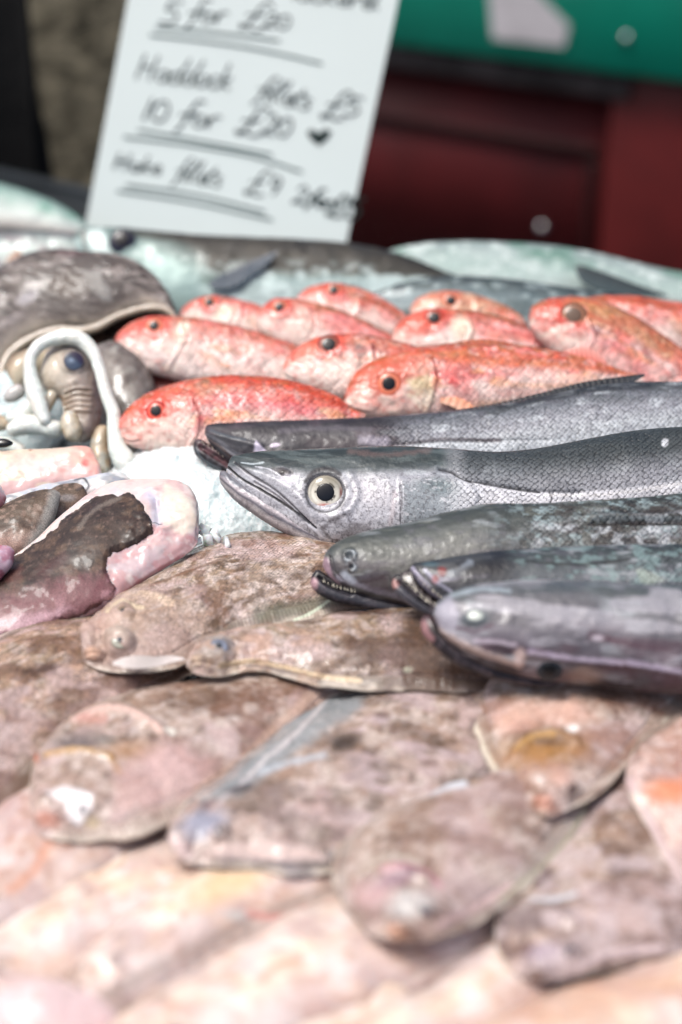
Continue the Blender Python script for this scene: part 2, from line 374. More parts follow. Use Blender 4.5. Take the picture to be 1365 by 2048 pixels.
def eye(body, px, py, r, thing, iris=(205, 200, 175), rim=(60, 55, 55), pupil=.47, pc=(12, 14, 20), bulge=.35, face=.4, ring=None, fn=None, parent=None, sink=.12, asp=1.0):
    P, n = body.point(px, py); v = CAM-P; D = np.linalg.norm(v); v /= D; n = n*(1-face)+v*face; n /= np.linalg.norm(n)
    R = r*D/FPX; e1 = np.cross(np.array([0, 0, 1.0]), n); e1 /= np.linalg.norm(e1); e2 = np.cross(n, e1)
    def disc(R_, h0, hb, cf, name, par):
        nr, na = 22, 56; V = [P+n*(h0+hb)]; C = [cf(np.array([0.0]), np.array([0.0]))[0]]
        q = np.linspace(0, 1, nr+1)[1:]; a = np.linspace(0, 2*math.pi, na, endpoint=False); Q, A = np.meshgrid(q, a, indexing='ij')
        pos = P+(Q*R_*asp*np.cos(A))[..., None]*e1+(Q*R_*np.sin(A))[..., None]*e2+n*(h0+hb*np.sqrt(np.clip(1-Q**2, 0, 1)))[..., None]
        V = np.vstack([np.array(V), pos.reshape(-1, 3)]); C = np.vstack([np.array(C), cf(Q.ravel(), A.ravel())])
        V = np.vstack([V, P-n*R*.5]); C = np.vstack([C, C[-1]])
        Fq = []
        for j in range(na):
            Fq.append((0, 0, 1+j, 1+(j+1) % na))
            for i in range(nr-1): b = 1+i*na; Fq.append((b+j, b+na+j, b+na+(j+1) % na, b+(j+1) % na))
            b = 1+(nr-1)*na; Fq.append((b+j, len(V)-1, len(V)-1, b+(j+1) % na))
        Fq = [tuple(dict.fromkeys(f)) for f in Fq]; me = bpy.data.meshes.new(name)
        me.from_pydata([tuple(x-thing.base) for x in V], [], Fq); me.polygons.foreach_set('use_smooth', [True]*len(me.polygons))
        at = me.color_attributes.new('Col', 'FLOAT_COLOR', 'POINT'); c4 = np.ones((len(V), 4), np.float32); c4[:, :3] = C; at.data.foreach_set('color', c4.ravel())
        me.materials.append(M['eye']); o = bpy.data.objects.new(name, me); col.objects.link(o); o.parent = par; return o
    def cf(q, a):
        c = np.repeat((lin(iris)*ALB)[None], len(q), 0)
        c = c*(.86+.28*vnoise(np.cos(a)*3+5+q*4, np.sin(a)*3+5))[:, None]
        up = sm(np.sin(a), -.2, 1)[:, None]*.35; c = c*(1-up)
        if ring is not None: m = sm(q, .6, .75)[:, None]; c = c*(1-m)+lin(ring)*ALB*m
        if fn: c = fn(q, a, c)
        m = sm(q, .86, .97)[:, None]; return c*(1-m)+lin(rim)*ALB*m
    o = disc(R, -R*sink, R*bulge, cf, 'eye', parent or thing.o)
    if pupil:
        # the pupil is a slightly raised dark lens
        k = pupil; disc(R*k, -R*sink+R*bulge*math.sqrt(1-k*k)+R*.01, R*bulge*.22, lambda q, a: np.repeat((lin(pc)*ALB)[None], len(q), 0), 'pupil', o)
    return o
def teeth(path, plane, n, ln, thing, parent, lift=.002, seed=1, c=(215, 210, 195), dirn=(0, 1)):
    r = np.random.RandomState(seed); p = np.asarray(path, float); k = np.concatenate([[0], np.cumsum(np.hypot(*np.diff(p, axis=0).T))])
    V = []; Fq = []
    for i in range(n):
        q = herm(np.array([(i+.5+.3*r.randn())/n*k[-1]]).clip(0, k[-1]), k, p)[0]; A = plane.hit(q[0], q[1])+plane.n*lift
        t = plane.hit(q[0]+dirn[0]*ln*(.6+.6*r.rand())+r.randn()*1.2, q[1]+dirn[1]*ln*(.6+.6*r.rand()))+plane.n*(lift+.0006)
        w = np.linalg.norm(t-A)*.15; b = len(V)
        for j in range(5):
            a = j*2*math.pi/5; V.append(A+plane.ux*w*math.cos(a)+plane.n*w*math.sin(a))
        V.append(t)
        for j in range(5): Fq.append((b+j, b+(j+1) % 5, b+5))
    return quick_mesh('teeth', np.array(V), np.array(Fq), M['teeth'], thing, parent, np.repeat((lin(c)*ALB)[None], len(V), 0), np.zeros(len(V)))
def simple_mat(name, c, rough=.5, noise=.15, nscale=8, spec=.5, metal=0, coat=0, bump=.0, bscale=40, c2=None, sss=0):
    m, nt, p = new_mat(name); N = nt.nodes.new; Lk = nt.links.new
    tc = N('ShaderNodeTexCoord'); n = N('ShaderNodeTexNoise'); n.inputs['Scale'].default_value = nscale; n.inputs['Detail'].default_value = 6; Lk(tc.outputs['Object'], n.inputs['Vector'])
    r = N('ShaderNodeValToRGB'); a = lin(c)*ALB; b = lin(c2)*ALB if c2 is not None else a*(1-noise)
    r.color_ramp.elements[0].position = .35; r.color_ramp.elements[0].color = (*b, 1); r.color_ramp.elements[1].position = .65; r.color_ramp.elements[1].color = (*(a*(1 if c2 is not None else 1+noise*.5)), 1)
    Lk(n.outputs['Fac'], r.inputs[0]); Lk(r.outputs[0], p.inputs['Base Color'])
    p.inputs['Roughness'].default_value = rough; p.inputs['Specular IOR Level'].default_value = spec*.7; p.inputs['Metallic'].default_value = metal; p.inputs['Coat Weight'].default_value = coat
    if sss: p.inputs['Subsurface Weight'].default_value = sss; p.inputs['Subsurface Radius'].default_value = (.8, 1, 1); p.inputs['Subsurface Scale'].default_value = .01
    if bump:
        n2 = N('ShaderNodeTexNoise'); n2.inputs['Scale'].default_value = bscale; n2.inputs['Detail'].default_value = 5; Lk(tc.outputs['Object'], n2.inputs['Vector'])
        bb = N('ShaderNodeBump'); bb.inputs['Strength'].default_value = bump; bb.inputs['Distance'].default_value = .01; Lk(n2.outputs['Fac'], bb.inputs['Height']); Lk(bb.outputs[0], p.inputs['Normal'])
    return m
def boxes(name, bl, mat, thing=None, parent=None, bevel=0.0):
    """bl: list of (origin, axis_x, axis_y, axis_z) full-length edge vectors"""
    V = []; Fq = []
    for o, ax, ay, az in bl:
        o, ax, ay, az = [np.array(q, float) for q in (o, ax, ay, az)]; b = len(V)
        for k in range(8): V.append(o+ax*(k & 1)+ay*(k >> 1 & 1)+az*(k >> 2 & 1))
        for f in ((0, 2, 3, 1), (4, 5, 7, 6), (0, 1, 5, 4), (2, 6, 7, 3), (0, 4, 6, 2), (1, 3, 7, 5)): Fq.append([b+q for q in f])
        if np.dot(np.cross(ax, ay), az) < 0: Fq[-6:] = [f[::-1] for f in Fq[-6:]]
    ob = quick_mesh(name, np.array(V), np.array(Fq), mat, thing, parent, smooth=False)
    if bevel:
        md = ob.modifiers.new('bevel', 'BEVEL'); md.width = bevel; md.segments = 2
    return ob
# ================================================================ THE SETTING
def struct(o): o['kind'] = 'structure'; return o
g = np.array([[-8, -2, -.95], [8, -2, -.95], [8, 12, -.95], [-8, 12, -.95]])
struct(quick_mesh('street', g, np.array([[0, 1, 2, 3]]), simple_mat('asphalt', (62, 62, 64), rough=.8, nscale=30, bump=.4), smooth=False))
# stall counter: back edge seen at the upper left of the photograph
E1 = at_z(0, 334, -.012); E2 = at_z(700, 488, -.012); ed = (E2-E1)/np.linalg.norm(E2-E1)
cornL = E1-ed*.5; cornR = E1+ed*1.7
nrm_ = np.array([-ed[1], ed[0], 0]); fw = -nrm_*1.6
ctr = Thing('stall_counter', 'dull grey steel counter under all the fish, its bare back edge showing at upper left', 'counter', (0, .9, -.95))
steel = simple_mat('dull_steel', (92, 98, 102), rough=.4, metal=.5, nscale=14, noise=.3)
boxes('counter_top', [(cornL-np.array([0, 0, .03]), cornR-cornL, fw, (0, 0, .03))], steel, ctr)
boxes('back_lip', [(cornL+fw*.012+np.array([0, 0, .0]), cornR-cornL, fw*.008, (0, 0, .006))], steel, ctr)
for q in (.06, .94):
    for w in (.05, .9):
        boxes('leg', [(cornL+(cornR-cornL)*q+fw*w-np.array([0, 0, .938]), (.05, 0, 0), (0, .05, 0), (0, 0, .907))], steel, ctr)
# crushed ice bed
nx, ny = 170, 170
a = np.linspace(0.02, .985, nx); b = np.linspace(.07, .985, ny); A, Bq = np.meshgrid(a, b, indexing='ij')
P = cornL+(cornR-cornL)*A[..., None]+fw*Bq[..., None]
edge = np.minimum(np.minimum(A, 1-A)*30, np.minimum(Bq-.07, .985-Bq)*50+0).clip(0, 1)
P[..., 2] = -.011+edge*(.012+.012*(fbm(P[..., 0]*45, P[..., 1]*45, 1, 4)-.5))
i = np.arange(nx-1)[:, None]*ny; j = np.arange(ny-1)[None]
Fq = np.stack([i+j, i+j+1, i+ny+j+1, i+ny+j], -1).reshape(-1, 4)
ice_m = simple_mat('shade_grey_ice', (120, 128, 130), rough=.22, noise=.04, nscale=60, coat=.5, bump=.6, bscale=220, sss=.5)  # ice darkened to grey to deepen the shade in gaps between fish
if np.cross(P[1, 0]-P[0, 0], P[0, 1]-P[0, 0])[2] > 0: Fq = Fq[:, ::-1]
o = quick_mesh('ice_bed', P.reshape(-1, 3), Fq, ice_m); o['kind'] = 'structure'

# ---------------- shopfront behind the stall
ZS = -.27; wa = at_z(800, 92, ZS); wb = at_z(1365, 166, ZS); we = (wb-wa)/np.linalg.norm(wb-wa); wnm = np.array([we[1], -we[0], 0]); 
if wnm[1] > 0: wnm = -wnm
WP = Plane(wa, wnm)
def wp(px, py, off=0.0):
    pl = Plane(wa+wnm*off, wnm); return pl.hit(px, py)
def wbox(x0, x1, z0, z1, off, dep):
    """box on the shopfront: x along from wa, z absolute, front face at off, depth dep behind it"""
    return (wa*np.array([1, 1, 0])+we*x0+wnm*off+np.array([0, 0, z0]), we*(x1-x0), -wnm*dep, (0, 0, z1-z0))
def wx(px, py, off=0.0): q = wp(px, py, off); return float((q-wa)@we), float(q[2])
shop = Thing('shopfront', 'shopfront across the street with a green sill board above a dark red panelled base', 'shopfront', (wa[0], wa[1], -.95))
red = simple_mat('dark_red_gloss_paint', (116, 42, 44), rough=.6, coat=.05, nscale=3, noise=.35, spec=.5)
red2 = simple_mat('paler_red_paint', (124, 50, 50), rough=.5, coat=.1, nscale=5, noise=.3)  # slightly paler red than the base
redd = simple_mat('groove_shade_red', (70, 24, 26), rough=.4, nscale=5)  # groove shade put into a darker red
grn = simple_mat('green_gloss_paint', (14, 142, 122), rough=.35, coat=.3, nscale=4, noise=.15)
gry = simple_mat('grey_stone_sill', (98, 92, 92), rough=.7, nscale=12, noise=.5)
xs, _ = wx(1205, 400, -.05)
xg, _ = wx(1250, 190, -.02)
boxes('green_board', [wbox(-1.6, 1.2, ZS, ZS+.22, 0, .3), wbox(-1.6, 1.2, ZS+.226, .6, -.03, .25)], grn, shop, bevel=.008)
boxes('stone_sill', [wbox(-1.6, xg, ZS-.07, ZS-.003, -.035, .2)], gry, shop, bevel=.006)
boxes('red_base', [wbox(-1.6, xs, -.95, ZS-.073, -.09, .1)], red, shop)
boxes('red_pilaster', [wbox(xs, 1.2, -.95, ZS-.005, -.05, .15)], red2, shop, bevel=.006)
x0, z0 = wx(1172, 312, -.08); _, z1 = wx(1172, 296, -.08)
boxes('groove_shade_strip', [wbox(-1.4, x0+.036, z0-.01, z0+.026, -.078, .012), wbox(x0, x0+.036, -.9, z0-.013, -.078, .012)], redd, shop, bevel=.004)  # dark strips standing in for the shaded panel groove
q = [wp(*p, .004) for p in ((975, -40), (1058, -30), (1138, 52), (1128, 94), (985, 78))]
V = np.array(q+[p-wnm*.003 for p in q]); me = bpy.data.meshes.new('paper_notice'); me.from_pydata([tuple(v-shop.base) for v in V], [], [(0, 1, 2, 3, 4)[::-1], (5, 6, 7, 8, 9)]+[(k, (k+1) % 5, 5+(k+1) % 5, 5+k) for k in range(5)])
me.materials.append(simple_mat('white_paper', (215, 212, 215), rough=.6)); o = bpy.data.objects.new('paper_notice', me); col.objects.link(o); o.parent = shop.o
def ball(name, c, r, mat, thing, parent=None, sc=(1, 1, 1)):
    n, m_ = 10, 16; V = [];
    for a in range(n+1):
        for b_ in range(m_):
            t = math.pi*a/n; f = 2*math.pi*b_/m_; V.append(c+r*np.array([math.sin(t)*math.cos(f)*sc[0], math.sin(t)*math.sin(f)*sc[1], math.cos(t)*sc[2]]))
    Fq = [(a*m_+b_, (a+1)*m_+b_, (a+1)*m_+(b_+1) % m_, a*m_+(b_+1) % m_) for a in range(n) for b_ in range(m_)]
    return quick_mesh(name, np.array(V), np.array(Fq), mat, thing, parent)
chrome = simple_mat('polished_metal', (225, 228, 230), rough=.12, metal=1)
ball('knob', wp(1085, 455, -.06), .014, chrome, shop); ball('bolt_head', wp(1253, 76, .004), .011, chrome, shop)
# pier and black fabric, far left
sp = Plane(at_y(150, 150, 2.5), (0, -1, 0)); c0 = sp.hit(20, 0); c1 = sp.hit(420, 0)
pier = simple_mat('rough_olive_stone', (172, 164, 142), rough=.9, nscale=22, c2=(104, 99, 84), bump=.8, bscale=30)
o = boxes('stone_pier', [((c0[0], 2.5, -.95), (c1[0]-c0[0], 0, 0), (0, .35, 0), (0, 0, 2.3))], pier, None, bevel=.01)
tag(o, 'rough grey-olive stone pier standing behind the stall, left of the price sign', 'stone pier')
bp = Plane(at_y(30, 150, 1.95), (0, -1, 0))
bt = Thing('black_cloth', 'black cloth hanging in folds at the far left edge behind the stall', 'cloth', (bp.P0[0], bp.P0[1], -.5))
L = Loft([(-300, -260, 40, -260), (-300, -100, 55, -100), (-300, 0, 64, 0), (-300, 100, 74, 100), (-300, 200, 86, 200), (-300, 300, 108, 300), (-300, 400, 120, 400), (-300, 700, 130, 700)], bp, thick=.3, mode='round', ns=60, nf=50, nb=8, seed=3)
L.grad([(-1, (16, 17, 20)), (1, (16, 17, 20))]); L.rough(60, 14, 3, 2, 5.0); L.build('cloth', simple_mat('black_wool', (15, 16, 19), rough=.9, nscale=60, bump=.3), bt)

# ---------------- price sign
SP = Plane(at_y(430, 470, 1.37), (-.06, -math.cos(math.radians(20)), math.sin(math.radians(20))))
sign = Thing('price_sign', 'white board of handwritten fish prices standing tilted behind the fish', 'price sign', SP.hit(430, 500))
TL, TR, BR, BL = SP.hit(262, -60), SP.hit(800, -60), SP.hit(690, 520), SP.hit(150, 520)
mid_t, mid_b = None, None
def slab(name, pts, th, mat, thing):
    V = np.array(pts+[p-SP.n*th for p in pts]); n = len(pts)
    me = bpy.data.meshes.new(name); me.from_pydata([tuple(v-thing.base) for v in V], [], [tuple(range(n))[::-1], tuple(range(n, 2*n))]+[(k, (k+1) % n, n+(k+1) % n, n+k) for k in range(n)])
    me.materials.append(mat); o = bpy.data.objects.new(name, me); col.objects.link(o); o.parent = thing.o; return o
slab('board', [SP.hit(*p) for p in ((270, -60), (810, -60), (797, 0), (745, 240), (690, 500), (166, 480), (255, 5))], .003, simple_mat('white_laminate', (234, 243, 240), rough=.3, nscale=5, noise=.03, coat=.2), sign)
ink = simple_mat('green_black_ink', (24, 56, 50), rough=.5)
_rib = [0]
def ribbon(V, Fq, pts, w, smooth=True):
    p = np.asarray(pts, float)
    if len(p) > 2 and smooth:
        k = np.concatenate([[0], np.cumsum(np.hypot(*np.diff(p, axis=0).T)+1e-3)]); p = herm(np.linspace(0, k[-1], len(p)*5), k, p)
    d = np.gradient(p, axis=0); d /= np.linalg.norm(d, axis=1, keepdims=True)+1e-9; n = np.stack([-d[:, 1], d[:, 0]], 1)
    _rib[0] += 1; off = SP.n*(.0004+.00001*(_rib[0] % 60)); b = len(V)
    for a, c in zip(p, n):
        V.append(SP.hit(*(a+c*w/2))+off); V.append(SP.hit(*(a-c*w/2))+off)
    for k in range(len(p)-1): Fq.append((b+2*k, b+2*k+1, b+2*k+3, b+2*k+2))
def circ(cx, cy, rx, ry, a0=60, a1=400, n=9): return [(cx+rx*math.cos(math.radians(a)), cy+ry*math.sin(math.radians(a))) for a in np.linspace(a0, a1, n)]
FONT = {
 '5': (.6, [[(.62, 1), (.2, .98), (.12, .6), (.42, .62), (.58, .35), (.4, .04), (0, .06)]]),
 '1': (.28, [[(.16, 1), (.08, 0)]]), '0': (.62, [circ(.3, .48, .26, .46, 90, 460)]),
 '2': (.6, [[(.05, .78), (.28, 1), (.5, .78), (.3, .35), (0, .03), (.25, .08), (.6, .02)]]),
 '9': (.55, [circ(.25, .72, .2, .25, 20, 380), [(.46, .85), (.42, .4), (.3, 0)]]),
 '£': (.75, [[(.78, .88), (.6, 1.02), (.4, .8), (.3, .3), (.05, .02), (.0, .1), (.2, .12), (.45, -.02), (.7, .05)], [(.08, .5), (.6, .55)]]),
 'f': (.42, [[(.62, .98), (.45, 1.02), (.3, .7), (.16, 0), (.02, -.3)], [(.02, .42), (.5, .5)]]),
 'o': (.38, [circ(.18, .22, .16, .22, 90, 450)]), 'r': (.34, [[(.04, .45), (.05, 0), (.1, .3), (.24, .46), (.36, .42)]]),
 'H': (.68, [[(.08, 1), (.04, 0)], [(.5, 1), (.46, 0)], [(.05, .48), (.48, .52)]]),
 'M': (.8, [[(0, 0), (.12, 1), (.35, .3), (.58, 1), (.7, 0)]]),
 'a': (.42, [circ(.18, .22, .16, .22, 30, 390), [(.36, .42), (.34, .06), (.42, .02)]]),
 'd': (.44, [circ(.18, .22, .16, .22, 30, 390), [(.44, 1.0), (.36, .1), (.44, .02)]]),
 'c': (.36, [[(.34, .38), (.18, .45), (.04, .22), (.15, .0), (.36, .06)]]),
 'k': (.42, [[(.12, 1), (.02, 0)], [(.34, .46), (.06, .22), (.38, 0)]]),
 'e': (.38, [[(.04, .2), (.3, .26), (.28, .44), (.12, .42), (.04, .2), (.14, .0), (.38, .06)]]),
 'i': (.22, [[(.1, .42), (.06, .02), (.16, .02)], [(.13, .62), (.14, .68)]]),
 'l': (.24, [[(.2, 1), (.06, .1), (.16, .02)]]), 't': (.3, [[(.2, .8), (.08, .08), (.22, .02)], [(0, .5), (.34, .56)]]),
 's': (.34, [[(.3, .42), (.12, .42), (.1, .28), (.28, .16), (.2, .0), (.0, .03)]]), ' ': (.3, [])}
def word(txt, x0, y0, x1, y1, h, w=4.0, sl=.22):
    WV, WF = [], []
    tot = sum(FONT[c][0] for c in txt); d = np.array([x1-x0, y1-y0], float); L = np.linalg.norm(d); d /= L; up = np.array([d[1], -d[0]]); up = up/np.linalg.norm(up); q = 0; k = L/tot
    for c in txt:
        adv, sts = FONT[c]
        for s_ in sts: ribbon(WV, WF, [np.array([x0, y0])+d*((q+px_)*k+sl*py_*h)+up*py_*h for px_, py_ in s_], w)
        q += adv
    quick_mesh('handwritten_word', np.array(WV), np.array(WF), ink, sign)
word('Mackerel', 540, -6, 762, 20, 46); word('5', 318, 46, 350, 50, 46); word('for', 372, 46, 452, 46, 46); word('£', 478, 56, 530, 62, 56); word('20', 524, 54, 578, 60, 30)
word('Haddock', 270, 158, 462, 180, 52); word('fillets', 508, 196, 618, 220, 48); word('£', 640, 236, 690, 240, 56); word('5', 682, 230, 714, 234, 38)
word('10', 282, 240, 332, 246, 46); word('for', 352, 250, 436, 256, 50); word('£', 470, 268, 525, 272, 56); word('20', 522, 268, 578, 276, 42)
word('Hake', 226, 338, 322, 348, 34); word('fillets', 346, 360, 440, 374, 46); word('£', 488, 388, 530, 392, 50); word('9', 532, 388, 556, 392, 38)
word('2', 584, 406, 612, 410, 36); word('for', 612, 408, 662, 418, 34, 6); word('£15', 652, 430, 714, 440, 44, 6)
ink2 = simple_mat('marker_line_ink', (60, 96, 88), rough=.5)
for l in ([(312, 54), (430, 66), (560, 82)], [(300, 70), (460, 90), (560, 108), (645, 128)], [(276, 260), (400, 282), (545, 310)], [(248, 274), (400, 294), (500, 312), (605, 344)], [(252, 370), (400, 392), (530, 424)], [(235, 382), (380, 404), (545, 440)]): 
    UV_, UF_ = [], []; ribbon(UV_, UF_, l, 4.6); quick_mesh('underline', np.array(UV_), np.array(UF_), ink2, sign)
hv = [(614, 264), (624, 258), (638, 267), (652, 257), (664, 264), (656, 278), (638, 292), (622, 279)]
V = np.array([SP.hit(*p)+SP.n*.0006 for p in hv]); me = bpy.data.meshes.new('heart_mark'); me.from_pydata([tuple(v-sign.base) for v in V], [], [tuple(range(8))]); me.materials.append(ink); o = bpy.data.objects.new('heart_mark', me); col.objects.link(o); o.parent = sign.o

# ================================================================ SILVER FISH AT THE BACK
def base_of(pl, dz=.02): return pl.P0-np.array([0, 0, dz])
G_BACK = 'large silver fish lying along the back of the display'
def fin(thing, stations, plane, c1, c2, name='fin', rays=16, thick=.0006, off=.0, ns=60, nf=30, mat='fin', parent=None, edge=None, rmm=.5):
    pl = Plane(plane.P0+plane.n*off, plane.n); L = Loft(stations, pl, thick=thick, mode='sheet', ns=ns, nf=nf, nb=4, seed=len(stations)+rays)
    L.grad([(-1, c1), (1, c2)], .2, 8); q = .5+.5*np.cos(L.u/L.L*rays*2*math.pi+L.t*.6); L.d += rmm*.001*q*(.4+.6*np.abs(L.t))
    L.c *= (.78+.34*q)[..., None]
    if edge is not None: L.mix(edge, sm(np.abs(L.t), .86, .97)*.8)
    L.build(name, M[mat], thing, parent); return L
# teal white fish, far right back
pl = lean(1080, 550, .032, 40); t = Thing('silver_fish', 'pale teal silver fish at far right below the red panel, dark fin near its tail', 'fish', base_of(pl), G_BACK)
L = Loft([(690, 540, 690, 550), (740, 514, 740, 575), (790, 498, 790, 590), (835, 489, 835, 600), (900, 484, 900, 600), (1000, 485, 1000, 605), (1100, 491, 1100, 610), (1200, 508, 1200, 615), (1300, 532, 1300, 620), (1400, 552, 1400, 630), (1560, 590, 1560, 640), (1700, 620, 1700, 640)], pl, thick=.42, ns=200, nf=60, seed=11)
L.grad([(-1, (104, 114, 114)), (-.85, (146, 160, 158)), (-.5, (168, 182, 180)), (0, (180, 198, 193)), (1, (205, 214, 211))]); L.mottle((95, 140, 125), 9, .5, .66, .7, 2.2, 1, mask=sm(-L.t, .2, .7)); L.mottle((225, 235, 232), 6, .55, .7, .5, 1.5, 3)
L.stroke([(1050, 505), (1120, 520), (1180, 535)], 14, (90, 140, 125), .8, .5, 6); L.scl[:] = .7; L.rough(14, .7, 3); L.build('body', M['round'], t)
fin(t, [(1150, 532, 1150, 536), (1160, 530, 1158, 556), (1200, 542, 1180, 574), (1250, 560, 1230, 588), (1300, 578, 1290, 594), (1335, 590, 1335, 594)], pl, (48, 60, 66), (80, 98, 102), 'fin', 14, off=.024)
# grey blue fish in front of it
pl = lean(1080, 615, .048, 42); t = Thing('silver_fish', 'dusky blue-grey fish lying behind the pale-headed red mullet, below the teal fish', 'fish', base_of(pl), G_BACK)
L = Loft([(735, 592, 735, 597), (760, 582, 750, 610), (800, 568, 800, 640), (860, 556, 860, 660), (930, 553, 930, 670), (1000, 558, 1000, 680), (1100, 570, 1100, 690), (1200, 584, 1200, 690), (1365, 606, 1365, 690), (1560, 640, 1560, 690)], pl, thick=.4, ns=180, nf=60, seed=12)
L.grad([(-1, (44, 50, 54)), (-.8, (70, 82, 86)), (-.5, (98, 114, 118)), (0, (136, 152, 156)), (1, (190, 200, 200))]); L.mottle((85, 100, 100), 8, .5, .65, .6, 2, 1); L.mottle((190, 205, 205), 5, .58, .7, .4, 1.5, 3); L.scl[:] = .7; L.rough(14, .6, 3); L.build('body', M['round'], t)
# dark backed fish under the sign with the big eye
pl = lean(500, 530, .052, 42); t = Thing('silver_fish', 'dark-backed silver fish with a big black eye, lying right under the price sign', 'fish', base_of(pl), G_BACK)
L = Loft([(150, 470, 150, 476), (158, 462, 155, 500), (175, 455, 175, 530), (230, 456, 220, 575), (300, 462, 290, 615), (380, 470, 380, 640), (480, 475, 480, 650), (600, 480, 600, 640), (700, 488, 700, 630), (790, 506, 780, 615), (850, 526, 840, 600), (900, 547, 890, 580), (960, 565, 950, 578)], pl, thick=.42, ns=260, nf=80, seed=13)
L.grad([(-1, (40, 40, 38)), (-.5, (64, 62, 56)), (-.1, (84, 82, 74)), (.06, (140, 152, 148)), (.2, (172, 190, 188)), (1, (208, 220, 218))], .14, 12)
L.mottle((70, 66, 56), 9, .5, .62, .7, 1.6, 1, mask=sm(-L.t, .1, .4)); L.mottle((225, 240, 238), 9, .5, .68, .6, 1.5, 4, mask=sm(L.t, -.4, 0))
L.poly([(150, 450), (200, 450), (300, 470), (400, 520), (420, 640), (300, 640), (160, 560)], (160, 184, 180), 30, .75, 8)
L.poly([(176, 458), (205, 455), (222, 500), (215, 520), (180, 512)], (196, 210, 208), 6, .95); L.stroke([(168, 455), (172, 500), (190, 520)], 4, (120, 108, 108), .6, .7)
L.ell(420, 560, 20, 9, (110, 130, 122), .6, .7); L.stroke([(260, 465), (400, 478), (560, 482)], 8, (70, 66, 58), .7, .8, 4)
L.ell(330, 540, 40, 22, (200, 222, 216), .6, .8, 20); L.scl[:] = .6*sm(L.px, 380, 450); L.rough(14, .8, 3); L.dome(246, 480, 34, 30, 2)
L.build('body', M['round'], t); eye(L, 246, 482, 27, t, iris=(45, 48, 70), rim=(80, 78, 90), pupil=.5, pc=(16, 18, 30), bulge=.3)
fin(t, [(418, 566, 418, 572), (432, 556, 430, 578), (470, 538, 470, 575), (510, 520, 505, 552), (540, 508, 535, 530), (556, 502, 554, 508)], pl, (80, 92, 106), (98, 112, 124), 'pectoral_fin', 10, off=.020)
# fish at the upper left
pl = lean(40, 430, .05, 40); t = Thing('silver_fish', 'mint-white fish cut off by the left edge, lying against the bare counter rim', 'fish', base_of(pl), G_BACK)
L = Loft([(185, 462, 185, 470), (170, 445, 170, 480), (130, 415, 135, 500), (80, 392, 90, 500), (20, 372, 30, 500), (-60, 355, -60, 505), (-200, 350, -200, 500)], pl, thick=.4, ns=120, nf=50, seed=14)
L.grad([(-1, (112, 140, 134)), (-.6, (160, 182, 176)), (0, (205, 212, 208)), (.35, (190, 186, 180)), (.5, (110, 108, 106)), (1, (160, 165, 162))]); L.mottle((110, 170, 150), 14, .48, .65, .6, 1.5, 2, mask=sm(-L.t, -.1, .6)); L.scl[:] = .4; L.rough(14, .8, 3); L.build('body', M['round'], t)
pl = lean(60, 490, .055, 45); t = Thing('silver_fish', 'small grey silver fish squeezed in just behind the cuttlefish at the left edge', 'fish', base_of(pl), G_BACK)
L = Loft([(180, 490, 180, 500), (165, 475, 165, 520), (110, 462, 110, 540), (40, 462, 40, 560), (-40, 470, -40, 570), (-160, 480, -160, 560)], pl, thick=.45, ns=90, nf=40, seed=15)
L.grad([(-1, (70, 72, 74)), (-.5, (140, 150, 150)), (0, (190, 202, 198)), (1, (215, 215, 212))]); L.mottle((150, 135, 140), 10, .5, .65, .6, 1.5, 2); L.rough(14, .8, 3); L.build('body', M['round'], t)
fin(t, [(0, 552, 4, 556), (10, 528, 14, 556), (25, 505, 32, 540), (40, 497, 46, 510)], pl, (190, 160, 140), (150, 120, 105), 'fin', 5, off=.02)

# ================================================================ CUTTLEFISH
pl = lean(150, 640, .060, 52); t = Thing('cuttlefish', 'brown striped cuttlefish with frilled pale mantle edge and white tentacle looped over its head', 'cuttlefish', base_of(pl, .04))
L = Loft([(352, 625, 352, 634), (345, 602, 347, 632), (318, 562, 325, 617), (270, 524, 285, 612), (215, 508, 240, 628), (165, 504, 195, 652), (110, 500, 135, 652), (60, 508, 70, 668), (10, 530, 25, 705), (-40, 560, -5, 745), (-110, 600, -70, 790), (-190, 650, -160, 800)], pl, thick=.42, ns=260, nf=130, seed=21, back=.15, cap=.022)
L.grad([(-1, (120, 112, 108)), (-.3, (112, 104, 100)), (.4, (128, 120, 116)), (.75, (165, 156, 148)), (1, (196, 186, 172))], .2, 12)
st_ = sm(fbm(L.px/26+L.py/60, L.py/7-L.px/16, 3, 3), .5, .62); L.mix((70, 60, 58), st_*.85*sm(-L.t, -.7, -.3))
L.poly([(120, 495), (180, 510), (240, 515), (275, 560), (265, 600), (200, 640), (120, 645), (60, 620), (80, 560)], (84, 76, 74), 22, .75, 16)
L.mottle((84, 70, 64), 10, .5, .62, .6, 1.5, 1, mask=sm(-L.t, -.7, -.2)); L.mottle((170, 162, 158), 6, .58, .66, .6, 2, 2, mask=sm(-L.t, -.8, -.2))
L.poly([(165, 540), (200, 545), (222, 585), (225, 602), (205, 600), (172, 570)], (158, 156, 152), 5, .95, 4); L.ell(55, 595, 22, 12, (176, 172, 176), .5, .8, -30, .3); L.ell(22, 640, 30, 8, (178, 170, 168), .5, .6, -30, .3)
L.ell(135, 570, 40, 25, (96, 78, 62), .7, .7); L.ell(140, 500, 26, 12, (110, 80, 84), .6, .6)
L.rough(9, .35, 3, 2, 3.0); L.rough(45, 1.6, 2, 4); L.d += .0008*st_*.5
L.build('mantle', M['mantle'], t)
T2 = tube([(354, 636), (335, 620), (300, 616), (262, 624), (230, 636), (195, 655), (160, 662), (120, 660), (80, 670), (45, 688), (18, 712), (4, 742), (0, 775)], [3, 7, 7, 7, 7, 8, 8, 8, 8, 8, 8, 7, 5], Plane(pl.P0+pl.n*.004, pl.n), thick=.9, ns=220, nf=24, nb=10, seed=22)
